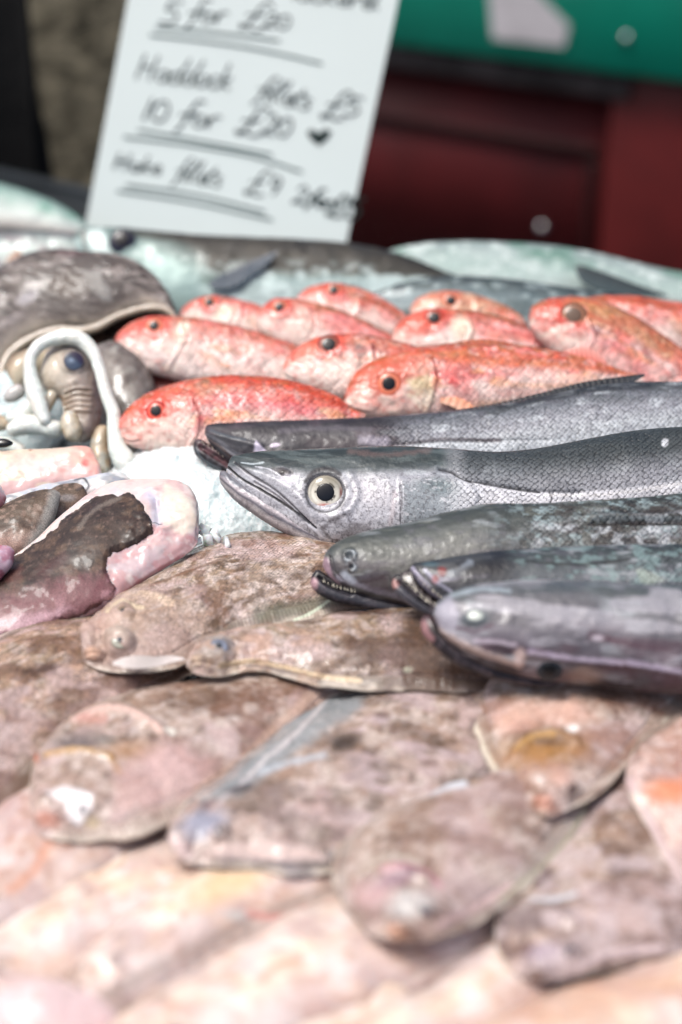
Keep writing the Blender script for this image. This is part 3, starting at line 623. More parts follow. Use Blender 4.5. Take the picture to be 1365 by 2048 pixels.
T2.grad([(-1, (176, 166, 154)), (0, (205, 196, 184)), (1, (186, 170, 146))]); T2.rough(12, .5); T2.build('mantle_rim', M['squid'], t)
pi = Plane(pl.P0-pl.n*.022, pl.n)
I = Loft([(335, 610, 335, 640), (280, 590, 280, 680), (200, 600, 200, 720), (100, 620, 100, 740), (10, 680, 10, 800), (-20, 740, -20, 800)], pi, thick=.2, ns=60, nf=30, nb=6, seed=23)
I.grad([(-1, (60, 40, 34)), (1, (96, 74, 60))]); I.mottle((40, 26, 24), 12, .45, .6, .7); I.build('mantle_inside_shade', M['mouth'], t)  # dark browns painted for the shadow inside the mantle cavity
ph = lean(140, 770, .058, 48)
def sq(stn, pl_, name, grad, seed, thick=.8, par=None, **k):
    L = Loft(stn, pl_, thick=thick, ns=k.get('ns', 100), nf=k.get('nf', 56), nb=14, seed=seed); L.grad(grad, .2, 10); return L
# inner body bulb at the left under the mantle edge
L = sq([(26, 765, 30, 775), (14, 745, 38, 780), (20, 722, 58, 765), (46, 704, 84, 740), (80, 694, 112, 728), (120, 696, 130, 720)], Plane(ph.P0-ph.n*.006, ph.n), 'x', [(-1, (150, 128, 104)), (0, (196, 184, 164)), (1, (214, 208, 190))], 24); L.build('funnel', M['squid'], t)
L = sq([(122, 690, 150, 688), (98, 702, 182, 696), (84, 730, 200, 718), (78, 760, 206, 745), (92, 785, 206, 775), (120, 800, 205, 800), (128, 830, 203, 830), (130, 860, 196, 862), (140, 885, 185, 885)], ph, 'x', [(-1, (214, 204, 190)), (-.2, (208, 198, 186)), (.4, (178, 166, 158)), (1, (150, 134, 128))], 25, thick=.7, ns=160, nf=90)
L.mottle((150, 132, 118), 8, .5, .65, .5); L.ell(165, 715, 36, 30, (120, 118, 122), .6, .6)
for k in range(5):
    y = 782+k*11; L.stroke([(132, y+6), (150, y-1), (180, y)], 2.2, (140, 120, 100), .6, .9); L.ridge([(132, y+1), (150, y-6), (182, y-5)], 3.0, .9)
L.stroke([(120, 800), (108, 830), (90, 850)], 9, (150, 112, 74), .6, .8, 3); L.dome(150, 720, 36, 28, 2.5); L.rough(9, 1.0, 3, 2); L.stroke([(195, 760), (190, 810), (180, 860)], 8, (104, 84, 84), .8, .6, 5); L.ell(110, 740, 22, 30, (214, 206, 190), .8, .5); L.build('head', M['squid'], t)
def cfe(q, a, c):
    w = np.exp(-(((q*np.cos(a)+.25)/.3)**2+((q*np.sin(a)-.05)/.25)**2))[:, None]; c = c*(1-w*.6)+lin((170, 186, 206))*w*.6  # pale glint painted into the eye colour
    m = sm(np.cos(a-.7)*q, -.1, .5)[:, None]*.9; return c*(1-m)+lin((56, 46, 76))*m
eye(L, 148, 722, 20, t, iris=(84, 98, 118), rim=(120, 110, 108), pupil=.0, bulge=.12, fn=cfe, sink=.05)
ar = Plane(ph.P0+ph.n*.006, ph.n)
WH = [(-1, (222, 230, 224)), (0, (238, 242, 238)), (1, (230, 230, 222))]; CR = [(-1, (200, 190, 170)), (0, (220, 214, 200)), (1, (196, 182, 160))]
def limb(path, rad, pl_, name, gr, seed, **k):
    L = tube(path, rad, pl_, thick=.95, ns=k.get('ns', 110), nf=30, nb=12, seed=seed); L.grad(gr, .25, 10); k_ = .15 if gr is WH else .6; L.mottle((196, 176, 148), 8, .5, .68, k_); L.mottle((186, 194, 192), 9, .52, .7, k_, 1, 3); L.rough(8, .8); L.rough(4, .3, 2, 8); L.build(name, M['squid'], t); return L
limb([(96, 852), (82, 820), (72, 790), (62, 752), (62, 715), (84, 688), (120, 676), (158, 678), (186, 704), (202, 745), (214, 790), (228, 830), (230, 862), (236, 896), (248, 928), (238, 948)], [10, 16, 19, 15, 12, 12, 14, 16, 14, 12, 13, 14, 15, 19, 25, 17], Plane(ph.P0+ph.n*.016, ph.n), 'tentacle', WH, 31, ns=240)
limb([(12, 838), (40, 832), (62, 815), (70, 790)], [8, 16, 16, 11], ar, 'arm', WH, 32)
limb([(14, 866), (45, 852), (80, 850), (112, 856), (124, 846)], [11, 18, 19, 17, 9], Plane(ph.P0+ph.n*.010, ph.n), 'arm', WH, 33)
limb([(142, 822), (142, 846), (150, 872), (156, 880)], [15, 20, 19, 9], Plane(ph.P0+ph.n*.012, ph.n), 'arm', CR, 34)
limb([(110, 780), (98, 805), (84, 830), (70, 850)], [12, 11, 10, 8], Plane(ph.P0+ph.n*.004, ph.n), 'arm', CR, 35)
limb([(210, 850), (202, 880), (202, 915), (214, 946)], [12, 18, 20, 12], Plane(ph.P0+ph.n*.002, ph.n), 'arm', [(-1, (176, 160, 138)), (0, (204, 194, 176)), (1, (150, 128, 100))], 36)
limb([(8, 800), (25, 790), (50, 778)], [8, 14, 12], Plane(ph.P0+ph.n*.0, ph.n), 'arm', [(-1, (205, 205, 200)), (1, (200, 195, 195))], 37)
limb([(-20, 905), (10, 890), (34, 896), (52, 905)], [14, 16, 14, 8], Plane(ph.P0+ph.n*.004, ph.n), 'arm', WH, 38)
limb([(-30, 850), (0, 846), (24, 850)], [14, 16, 9], Plane(ph.P0-ph.n*.002, ph.n), 'arm', CR, 39)
pg = lean(255, 780, .034, 50); t = Thing('cuttlefish', 'grey mottled cuttlefish body lying under the red mullets, right of the white tentacle', 'cuttlefish', base_of(pg))
L = Loft([(196, 690, 186, 712), (232, 684, 188, 770), (268, 700, 190, 820), (298, 740, 205, 880), (312, 775, 230, 915), (305, 830, 250, 930), (285, 890, 262, 925)], pg, thick=.5, ns=110, nf=60, seed=26)
L.grad([(-1, (128, 120, 116)), (0, (150, 144, 138)), (1, (120, 108, 100))], .3, 12); L.mottle((96, 84, 80), 8, .48, .62, .6); L.mottle((176, 174, 168), 7, .54, .68, .6, 1, 2); L.rough(10, .6); L.build('mantle', M['squid'], t)
# ================================================================ RED MULLETS
G_MUL = 'red mullets heaped in the middle of the display'
def headpoly(stn):
    """lower cheek and gill cover"""
    s = stn; return [((s[i][0]*(1-f)+s[i][2]*f), (s[i][1]*(1-f)+s[i][3]*f)) for i, f in ((2, .62), (3, .55), (4, .5), (min(5, len(s)-1), .3), (min(5, len(s)-1), .9), (4, .95), (3, .95), (2, .95))]
def mullet(stn, pl, e, er, label, gr, seed, gill=None, mouth=None, extra=None, ns=190, nf=90, red=.5, white=.5, thick=.5, iris=(236, 150, 122), tan=.4, pc=(20, 22, 32), pupil=.5, rim=(128, 26, 22), barbel=None, pec=None):
    t = Thing('red_mullet', label, 'red mullet', base_of(pl), G_MUL); er = er*1.25; pupil = min(max(pupil, .52), .58)
    L = Loft(stn, pl, thick=thick, ns=ns, nf=nf, seed=seed); L.grad(gr, .16, 14)
    hx = np.hypot(L.px-e[0], L.py-e[1])
    bodym = sm(L.u/L.L, .22, .34)
    L.scl = bodym*1.0
    L.mottle((206, 78, 64), 7, .5, .62, red*.7, 1.6, 1, along=True); L.mottle((242, 220, 214), 2.8, .5, .64, .5, 1.2, 31, along=True); L.mottle((190, 66, 56), 2.5, .56, .66, .45, 1.2, 32, along=True); L.mottle((236, 150, 148), 6, .5, .64, .55, 1.8, 2, along=True)
    L.mottle((190, 120, 72), 8, .5, .62, tan, 2.0, 3, along=True, mask=sm(-L.t, .1, .7)); L.mottle((240, 230, 224), 7, .5, .62, min(1, white*1.4), 1.8, 4, along=True, mask=sm(L.t, -.6, .2))
    L.mottle((232, 170, 90), 5, .55, .66, .5, 3.0, 6, along=True, mask=bodym*sm(-np.abs(L.t-.15), -.5, -.1))
    # vertical reddish rows that follow the scales
    sr = sm(vnoise(L.u*430+vnoise(L.u*100, L.v*100)*1.4, L.v*60, seed), .45, .8)*bodym*.28; L.mix((196, 80, 66), sr*.8)
    if gill:
        L.stroke(gill, 3.0, (170, 70, 66), .8, .7, 1.5); L.ridge([(x-6, y) for x, y in gill], 7, .9); L.ridge(gill, 3, -.8)
        g2 = [(x-22*er/20, y-2) for x, y in gill]; L.stroke(g2, 8*er/20, (222, 200, 186), .9, .5, 9, k=3); L.ridge([(x-16, y) for x, y in gill], 3, -.4)
    if mouth: L.stroke(mouth, 1.6, (120, 44, 44), .8, .8, .6); L.ridge(mouth, 2.5, -.9); L.ridge([(x, y-6) for x, y in mouth], 5, .4)
    L.mix((150, 96, 56), sm(-L.t, .72, .95)*.6*sm(L.u/L.L, .15, .3)); L.poly([(x, y) for x, y in headpoly(stn)], (232, 214, 204), 12, min(.95, white*1.3), 16); L.ell(e[0], e[1], er*1.5, er*1.3, (206, 66, 52), .35, .8, rag=.2); L.dome(e[0], e[1], er*1.6, er*1.5, 1.0); L.dome(e[0], e[1], er*1.1, er*1.1, -.8)
    if extra: extra(L, t)
    hm_ = 1-bodym; wv = L.t+(L.nz(9, 4, 2, 50, True)-.5)*.9; L.mix((240, 222, 214), sm(wv, .25-white*.9, .85-white*.5)*(.35+.6*white)); L.mottle((196, 84, 58), 5, .52, .62, .4, 3.5, 41, along=True, mask=sm(-L.t, -.3, .3)); L.mottle((236, 222, 210), 5, .5, .6, .6, 1.5, 42, mask=hm_*sm(L.t, -.5, .2)); L.mottle((206, 84, 66), 3, .56, .66, .35, 1, 43, mask=hm_); L.mottle((150, 110, 70), 3, .56, .66, .5, 2, 44, along=True, mask=sm(-L.t, .3, .8)); L.rough(6, 1.0, 3, 45, mask=hm_)
    L.rough(5, .45, 3); L.rough(18, .9, 2, 6); L.build('body', M['mullet'], t)
    if pec: fin(t, [(pec[0], pec[1], pec[0]-2, pec[1]+6*er/17), (pec[0]+er*1.2, pec[1]-1, pec[0]+er, pec[1]+er*.75), (pec[0]+er*2.6, pec[1]+er*.7, pec[0]+er*2.2, pec[1]+er*1.6), (pec[0]+er*3.6, pec[1]+er*1.5, pec[0]+er*3.3, pec[1]+er*1.9)], pl, (232, 168, 136), (226, 186, 166), 'pectoral_fin', 7, off=thick*np.median(L.hw[ns//4])*.93, ns=50, nf=24)
    def ef(q, a, c):
        m = sm(q, .45, .6)*(1-sm(q, .7, .8)); return c*(1-m[:, None]*.25)+lin((240, 170, 140))*m[:, None]*.25
    eye(L, e[0], e[1], er, t, iris=iris, rim=rim, pupil=pupil, pc=pc, bulge=.32, fn=ef)
    if barbel:
        b = tube(barbel, 2.4, Plane(pl.P0+pl.n*.012, pl.n), thick=1, ns=40, nf=8, nb=4); b.grad([(-1, (230, 200, 190)), (1, (230, 200, 190))]); b.build('barbel', M['mullet'], t)
    return t, L
RG = [(-1, (166, 92, 62)), (-.75, (200, 124, 94)), (-.4, (220, 146, 128)), (0, (228, 172, 166)), (.45, (232, 196, 188)), (.8, (234, 202, 194)), (1, (234, 214, 206))]
LG = [(-1, (192, 100, 78)), (-.6, (222, 158, 144)), (-.2, (230, 192, 182)), (.2, (236, 216, 210)), (.6, (238, 222, 216)), (1, (236, 224, 220))]
TG = [(-1, (196, 150, 110)), (-.5, (214, 150, 120)), (0, (226, 150, 140)), (.6, (226, 170, 160)), (1, (230, 200, 190))]
# front right, the biggest
def ex1(L, t):
    L.poly([(690, 830), (700, 760), (740, 720), (800, 700), (850, 705), (850, 840)], (208, 118, 84), 18, .6, 8); L.poly([(815, 790), (815, 760), (860, 745), (872, 800), (850, 825)], (206, 200, 160), 6, .75, 5)
    L.poly([(860, 700), (1240, 735), (1255, 750), (1120, 738), (900, 728)], (196, 126, 72), 10, .6, 8)
    L.poly([(900, 808), (950, 800), (1060, 800), (1070, 815), (940, 828)], (236, 170, 120), 5, .85, 2)
    L.stroke([(985, 765), (1080, 772), (1170, 768)], 5, (226, 150, 60), .8, .7, 4); L.poly([(1000, 735), (1120, 742), (1210, 752), (1200, 765), (1060, 758)], (240, 210, 200), 8, .55, 10)
    L.mottle((214, 60, 64), 14, .46, .6, .6, 1.3, 9, mask=sm(-np.hypot((L.px-920)/70, (L.py-780)/40), -1.3, -.5)); L.stroke([(720, 735), (735, 722)], 9, (190, 96, 66), .8, .5, 3)
pl = lean(960, 765, .058, 46, 4)
m1, L1 = mullet([(688, 798, 690, 806), (694, 778, 694, 818), (706, 752, 710, 830), (732, 730, 745, 838), (770, 711, 790, 839), (820, 699, 850, 837), (880, 690, 910, 834), (960, 687, 980, 828), (1040, 692, 1060, 820), (1120, 704, 1130, 804), (1190, 722, 1190, 786), (1250, 742, 1245, 768), (1290, 752, 1285, 764)], pl, (779, 768), 21,
       'largest red mullet, complete from blunt head to tail, lying at front right above the hakes', RG, 41, [(868, 720), (876, 750), (870, 790), (862, 822)], [(694, 812), (715, 822), (735, 826)], ex1, ns=330, nf=120, red=.55, white=.35, iris=(232, 140, 112), tan=.6, pec=(882, 796))
fin(m1, [(868, 694, 872, 700), (960, 679, 962, 694), (1040, 690, 1045, 700), (1080, 700, 1085, 708)], pl, (176, 108, 80), (205, 130, 100), 'dorsal_fin', 14, off=.001)
fin(m1, [(1130, 702, 1132, 712), (1160, 694, 1165, 726), (1190, 704, 1200, 736), (1215, 722, 1218, 744)], pl, (226, 170, 160), (220, 110, 90), 'dorsal_fin', 9, off=.002)
# front left
def ex2(L, t):
    L.poly([(238, 880), (250, 830), (300, 790), (360, 770), (380, 800), (330, 850), (290, 900)], (224, 96, 74), 18, .6, 8); L.stroke([(300, 860), (340, 880), (370, 900)], 22, (220, 190, 176), .8, .7, 8)
    L.poly([(380, 765), (430, 750), (460, 772), (420, 800), (395, 790)], (190, 140, 112), 10, .6, 8); L.stroke([(402, 838), (398, 850), (390, 862)], 7, (196, 40, 66), .6, .85, 2)
    L.stroke([(430, 760), (520, 757), (600, 775), (690, 810)], 8, (204, 78, 44), .8, .8, 3); L.stroke([(430, 800), (520, 800), (620, 820)], 14, (228, 120, 130), .9, .6, 8); L.ell(275, 862, 22, 16, (232, 168, 150), .6, .7)
pl = lean(440, 835, .050, 46, -2)
mullet([(237, 862, 238, 870), (240, 846, 243, 880), (252, 824, 262, 892), (276, 800, 296, 901), (310, 782, 340, 906), (355, 766, 390, 910), (420, 755, 440, 908), (490, 752, 500, 905), (560, 758, 560, 898), (625, 774, 620, 890), (680, 796, 676, 870), (705, 816, 700, 850), (730, 828, 728, 846)], pl, (313, 822), 17,
       'bright red mullet at the front left, its snout touching the white tentacle', RG, 42, [(388, 800), (402, 835), (398, 870), (380, 900)], [(242, 878), (262, 884), (280, 882)], ex2, ns=300, nf=110, red=.7, white=.3, iris=(226, 80, 70), pec=(412, 858))
# pale, middle left
def ex3(L, t):
    L.poly([(228, 700), (232, 670), (280, 640), (340, 636), (335, 665), (290, 690), (250, 705)], (224, 108, 94), 12, .7, 6); L.poly([(395, 700), (420, 705), (455, 730), (478, 750), (440, 745), (405, 725)], (232, 180, 152), 5, .85, 2)
    L.poly([(262, 700), (310, 700), (420, 740), (560, 770), (560, 800), (240, 760)], (240, 232, 230), 14, .95, 6); L.ell(365, 660, 12, 22, (238, 232, 214), .5, .8, 25); L.stroke([(250, 680), (262, 690)], 12, (232, 150, 150), .8, .6)
pl = lean(430, 716, .050, 46, 0)
m3, _ = mullet([(228, 690, 229, 696), (232, 674, 234, 708), (248, 656, 256, 726), (280, 640, 296, 744), (320, 634, 345, 757), (380, 636, 400, 768), (440, 646, 460, 778), (500, 660, 520, 788), (560, 680, 575, 796), (620, 706, 630, 808), (680, 745, 680, 806), (720, 770, 715, 800)], pl, (309, 652), 15,
       'pale pink mullet with a white belly, lying just behind the front left mullet', LG, 43, [(368, 646), (376, 680), (360, 710), (345, 735)], [(232, 702), (250, 706)], ex3, ns=280, nf=100, red=.35, white=.6, pec=(400, 702))
fin(m3, [(560, 762, 560, 770), (585, 772, 580, 786), (610, 788, 606, 795), (630, 803, 628, 806)], pl, (238, 205, 190), (236, 220, 210), 'pelvic_fin', 5, off=.012)
# centre with dark eye
def ex4(L, t):
    L.poly([(566, 740), (590, 700), (640, 676), (680, 680), (660, 705), (610, 720)], (222, 116, 84), 12, .75, 6); L.poly([(600, 740), (680, 720), (740, 730), (740, 800), (640, 790)], (232, 212, 200), 14, .75, 8)
    L.stroke([(715, 690), (720, 730), (700, 780)], 5, (150, 130, 120), .8, .5, 4); L.ell(725, 700, 16, 10, (150, 118, 120), .6, .6)
pl = lean(720, 735, .062, 46, 4)
mullet([(566, 736, 567, 744), (572, 720, 575, 758), (588, 700, 600, 772), (618, 682, 640, 788), (655, 673, 680, 803), (700, 670, 715, 808), (760, 676, 765, 806), (820, 690, 820, 800), (880, 706, 880, 790)], pl, (658, 689), 19,
       'mullet with a large black eye in the centre of the heap, behind the largest one', LG, 44, [(748, 690), (752, 730), (735, 770), (715, 800)], [(570, 752), (590, 760)], ex4, ns=200, nf=90, red=.35, white=.6, iris=(150, 66, 60), rim=(110, 50, 44), pupil=.62)
# small ones behind
def ex5(L, t): L.poly([(425, 630), (440, 612), (470, 612), (455, 640), (430, 645)], (238, 234, 214), 5, .9, 3)
mullet([(360, 628, 361, 633), (366, 616, 368, 645), (385, 602, 390, 662), (415, 594, 420, 672), (460, 596, 460, 680), (510, 608, 510, 690), (560, 628, 560, 700), (600, 650, 600, 700)], lean(470, 640, .052, 46), (420, 606), 12,
       'mullet peeping out at back left of the heap, beside the cuttlefish mantle', LG, 45, [(488, 612), (484, 640), (470, 660)], None, ex5, ns=130, nf=60, red=.5, white=.5, pupil=.6)
def ex6(L, t): L.poly([(640, 630), (700, 625), (770, 660), (780, 690), (660, 680)], (232, 150, 150), 14, .6, 8); L.stroke([(640, 612), (700, 628), (780, 668)], 5, (140, 104, 64), .8, .7, 3); L.ell(610, 650, 26, 24, (214, 200, 190), .7, .6)
mullet([(512, 640, 513, 648), (520, 622, 522, 662), (540, 604, 545, 684), (575, 598, 585, 700), (620, 604, 630, 720), (670, 618, 680, 730), (730, 642, 735, 735), (790, 674, 790, 735), (850, 706, 850, 730)], lean(640, 665, .056, 46), (560, 616), 14,
       'orange-headed mullet in the second row, just left of the lone mullet at the very back', LG, 46, [(622, 618), (630, 645), (615, 680)], None, ex6, ns=160, nf=70, red=.5, white=.4, pupil=.55)
def ex7(L, t): L.stroke([(700, 590), (750, 605), (800, 635)], 4, (150, 106, 70), .8, .7, 3)
mullet([(594, 596, 595, 602), (604, 584, 606, 620), (630, 572, 635, 645), (665, 568, 670, 670), (705, 574, 710, 685), (750, 590, 755, 690), (795, 618, 795, 690), (830, 648, 830, 690)], lean(710, 628, .055, 46), (669, 581), 13,
       'rearmost mullet, highest of the heap, against the dark-backed silver fish', RG, 47, [(728, 596), (724, 620), (705, 640)], None, ex7, ns=130, nf=60, red=.5, white=.6, pupil=.6)
def ex8(L, t): L.poly([(786, 680), (800, 640), (850, 622), (890, 628), (870, 660), (820, 680)], (224, 110, 82), 12, .7, 6); L.ell(925, 655, 22, 20, (232, 216, 196), .6, .8, 0, .2); L.poly([(950, 650), (1060, 650), (1090, 690), (960, 690)], (232, 150, 150), 12, .6, 8); L.stroke([(920, 622), (1000, 634), (1060, 656), (1095, 690)], 5, (136, 100, 62), .8, .7, 3)
mullet([(785, 672, 786, 680), (792, 652, 795, 694), (815, 632, 825, 712), (855, 620, 870, 724), (910, 620, 925, 735), (970, 628, 985, 740), (1030, 644, 1040, 735), (1080, 672, 1085, 722), (1110, 694, 1110, 710)], lean(940, 680, .058, 46), (869, 636), 17,
       'mullet with a dark eye directly above the middle of the largest mullet', LG, 48, [(942, 632), (950, 660), (938, 690)], [(788, 686), (805, 692)], ex8, ns=180, nf=80, red=.45, white=.4, pupil=.55, iris=(190, 70, 58), pec=(960, 682))
def ex9(L, t): L.poly([(820, 625), (840, 600), (880, 588), (960, 590), (1000, 610), (900, 640)], (208, 178, 150), 12, .8, 6)
mullet([(820, 618, 821, 624), (830, 603, 832, 640), (860, 588, 865, 655), (905, 584, 910, 670), (955, 592, 960, 680), (1010, 612, 1010, 680), (1060, 645, 1060, 680)], lean(930, 630, .052, 46), (901, 602), 15,
       'tan-headed mullet at the back, its red-rimmed eye showing above the dark-eyed one', TG, 49, [(958, 596), (962, 620), (950, 645)], None, ex9, ns=120, nf=60, red=.2, white=.5, tan=.7, pupil=.55)
def ex10(L, t):
    L.poly([(1058, 660), (1075, 620), (1120, 600), (1130, 650), (1120, 690), (1080, 690)], (222, 112, 96), 12, .7, 6); L.poly([(1120, 598), (1200, 600), (1300, 650), (1365, 710), (1330, 720), (1240, 660), (1150, 640)], (196, 160, 118), 12, .65, 8)
    L.poly([(1180, 660), (1280, 720), (1330, 765), (1200, 765), (1170, 710)], (226, 108, 118), 16, .7, 10); L.ell(1192, 660, 9, 10, (110, 70, 90), .6, .8); L.stroke([(1180, 690), (1200, 700), (1205, 720)], 9, (220, 84, 70), .7, .7, 4); L.mottle((150, 84, 60), 2.2, .6, .68, .7, 1, 9)
pl = lean(1230, 690, .060, 46, 6)
m10, _ = mullet([(1058, 636, 1059, 646), (1062, 618, 1066, 664), (1080, 604, 1090, 690), (1115, 596, 1125, 720), (1160, 597, 1165, 745), (1210, 608, 1205, 770), (1265, 632, 1250, 790), (1320, 668, 1300, 810), (1380, 712, 1350, 830), (1450, 770, 1430, 850), (1520, 830, 1500, 850)], pl, (1148, 632), 22,
       'mullet with a clouded grey-brown eye, behind the tail of the largest mullet', RG, 50, [(1182, 640), (1196, 670), (1180, 705), (1150, 725)], [(1062, 658), (1082, 676)], ex10, ns=230, nf=110, red=.55, white=.35, iris=(140, 110, 88), rim=(58, 42, 36), pupil=.6, pc=(120, 100, 86), tan=.6)
def ex11(L, t): L.stroke([(1180, 598), (1270, 600), (1365, 615)], 5, (176, 80, 44), .8, .8, 3); L.ell(1345, 650, 22, 12, (120, 70, 70), .7, .5, 30)
mullet([(1150, 604, 1150, 610), (1165, 598, 1165, 630), (1200, 592, 1200, 660), (1250, 592, 1250, 690), (1310, 598, 1310, 700), (1365, 606, 1365, 710), (1450, 625, 1450, 710), (1560, 660, 1560, 700)], lean(1290, 645, .056, 46), (1190, 628), 10,
       'red mullet body leaving the right edge, behind the cloudy-eyed mullet', RG, 51, None, None, ex11, ns=150, nf=60, red=.6, white=.3)
# filler fish below the heap, seen only in the gaps
pl = lean(560, 800, .022, 60); t = Thing('red_mullet', 'shaded mullet at the bottom of the heap, glimpsed between the left ones', 'red mullet', base_of(pl), G_MUL)
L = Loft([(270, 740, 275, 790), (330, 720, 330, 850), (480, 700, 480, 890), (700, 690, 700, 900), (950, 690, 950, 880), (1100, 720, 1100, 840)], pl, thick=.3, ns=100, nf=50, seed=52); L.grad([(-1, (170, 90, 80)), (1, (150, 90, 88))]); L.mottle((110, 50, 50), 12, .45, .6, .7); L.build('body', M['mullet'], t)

# ================================================================ HAKES
G_HK = 'hakes laid side by side at the right, heads to the left'
HK = [(-1, (54, 62, 66)), (-.72, (74, 84, 86)), (-.5, (104, 112, 114)), (-.34, (142, 147, 151)), (-.1, (168, 169, 174)), (.3, (184, 184, 190)), (.7, (196, 196, 202)), (1, (206, 206, 210))]
def hake_base(L, head_u):
    L.mottle((60, 68, 68), 9, .5, .66, .4, 3, 1, along=True, mask=sm(-L.t, .1, .6)); L.mottle((206, 212, 216), 6, .54, .7, .35, 2.5, 2, along=True); L.mottle((120, 118, 128), 4, .55, .68, .3, 1.5, 3)
    L.scl = sm(L.u, head_u-.006, head_u+.012)
def jaw(thing, stn, pl, name, gr, seed, off=0.0, ns=110, nf=40, thick=.6, body=None, inner=None):
    L = Loft(stn, Plane(pl.P0+pl.n*off, pl.n), thick=thick, ns=ns, nf=nf, nb=10, seed=seed); L.grad(gr, .2, 6); L.mottle((120, 110, 116), 3, .5, .66, .4)
    if inner: inner(L)
    L.rough(4, .3); L.build(name, M['hake'], thing); return L
# --- rear hake
pl = lean(760, 880, .052, 50, 2)
h1 = Thing('hake', 'rearmost hake with its mouth agape, lying under the largest mullet, dark long fin raised', 'hake', base_of(pl), G_HK)
L = Loft([(411, 862, 411, 868), (413, 853, 418, 884), (428, 849, 438, 906), (470, 846, 475, 928), (540, 843, 545, 950), (620, 841, 625, 960), (700, 838, 705, 965), (780, 834, 785, 965), (860, 829, 865, 960), (930, 822, 935, 955), (1000, 812, 1005, 950), (1080, 796, 1085, 945), (1160, 780, 1165, 938), (1250, 769, 1255, 930), (1365, 766, 1365, 915), (1480, 768, 1480, 900), (1700, 790, 1700, 850)], pl, thick=.55, ns=520, nf=110, seed=61)
L.grad([(-1, (56, 60, 66)), (-.8, (84, 88, 94)), (-.5, (126, 130, 136)), (-.1, (158, 160, 166)), (.25, (190, 194, 198)), (.6, (176, 180, 186)), (1, (150, 154, 160))]); hake_base(L, .062+.05)
hd = 1-sm(L.px, 740, 860); L.mix((66, 62, 68), hd*.9); L.mottle((100, 88, 96), 10, .5, .64, .6, 3, 7, mask=hd); L.mottle((50, 46, 54), 7, .5, .64, .6, 3, 8, mask=hd)
L.poly([(508, 905), (512, 880), (522, 892), (532, 902), (528, 908)], (206, 200, 216), 2, .95, 3); L.ell(550, 890, 9, 4, (214, 205, 220), .4, .9, -10, .3); L.ell(600, 898, 30, 7, (52, 50, 58), .6, .8)
L.stroke([(414, 872), (440, 885), (465, 905), (500, 918)], 5, (140, 140, 146), .6, .8, 2); L.stroke([(420, 880), (445, 898), (462, 915)], 2.5, (90, 74, 72), .7, .8); L.stroke([(424, 862), (450, 872), (490, 880)], 3, (96, 104, 112), .6, .7)
L.stroke([(560, 862), (640, 856), (740, 860)], 5, (108, 104, 112), .8, .7, 4); L.stroke([(620, 880), (700, 885), (790, 880)], 7, (66, 58, 66), .8, .7, 4)
L.stroke([(775, 895), (860, 882), (1000, 880)], 4, (90, 76, 82), .7, .8, 1.5); L.stroke([(790, 905), (880, 893), (1000, 897), (1200, 880), (1365, 855)], 10, (205, 210, 214), .7, .6, 3); L.stroke([(726, 880), (745, 885), (770, 884)], 9, (170, 165, 176), .8, .7, 6)
L.stroke([(1000, 815), (1100, 795), (1180, 780), (1300, 772)], 6, (44, 48, 54), .7, .7, 2)
L.ridge([(420, 866), (470, 880), (520, 892)], 6, 1.0); L.ridge([(418, 878), (450, 896), (480, 915)], 4, -.8); L.rough(4, .25); L.rough(25, 1.2, 2, 6); L.ridge([(780, 890), (900, 884), (1100, 880)], 3, -.7)
L.build('body', M['hake'], h1)
jaw(h1, [(387, 892, 387, 896), (390, 882, 391, 908), (400, 879, 404, 921), (420, 890, 424, 934), (445, 902, 450, 946), (480, 918, 486, 960), (520, 930, 524, 968), (560, 940, 560, 960)], Plane(pl.P0-pl.n*.004, pl.n), 'lower_jaw', [(-1, (60, 50, 54)), (-.5, (84, 66, 72)), (0, (66, 60, 66)), (.4, (88, 88, 94)), (1, (60, 60, 66))], 62,
    inner=lambda Q: (Q.stroke([(402, 893), (425, 906), (450, 924), (475, 938)], 7, (112, 78, 84), .5, .9, 2), Q.mottle((40, 26, 30), 2.5, .5, .6, .8, 1, 3), Q.ridge([(402, 893), (430, 910), (470, 936)], 6, -2.0), Q.stroke([(392, 896), (400, 912), (440, 938)], 2.5, (110, 116, 122), .6, .8)))
teeth([(402, 888), (425, 902), (450, 920)], pl, 7, -6, h1, h1.o, .003, 2, c=(190, 180, 168))
fin(h1, [(835, 832, 838, 836), (900, 822, 905, 831), (1000, 806, 1010, 818), (1090, 784, 1100, 802), (1170, 764, 1180, 786), (1240, 754, 1245, 774), (1288, 748, 1290, 752)], pl, (40, 44, 50), (70, 76, 84), 'dorsal_fin', 40, off=.001, ns=160)
# --- main hake
pl = lean(720, 990, .056, 54, 2)
h2 = Thing('hake', 'sharp hake with a big clear yellow-white eye and shut jaws, second from the back', 'hake', base_of(pl), G_HK)
L = Loft([(458, 922, 452, 948), (463, 914, 462, 958), (480, 909, 485, 985), (515, 905, 520, 1018), (560, 903, 565, 1048), (610, 901, 612, 1074), (660, 900, 655, 1088), (720, 898, 712, 1086), (780, 897, 775, 1086), (850, 898, 850, 1082), (920, 902, 920, 1078), (990, 906, 990, 1074), (1060, 901, 1060, 1068), (1140, 888, 1140, 1062), (1250, 868, 1250, 1050), (1365, 857, 1365, 1035), (1480, 848, 1480, 1010), (1600, 845, 1600, 980), (1800, 860, 1800, 920)], pl, thick=.5, ns=760, nf=190, nb=24, seed=63)
L.grad(HK, .1, 20); hake_base(L, .135)
bx = sm(L.px, 880, 940)
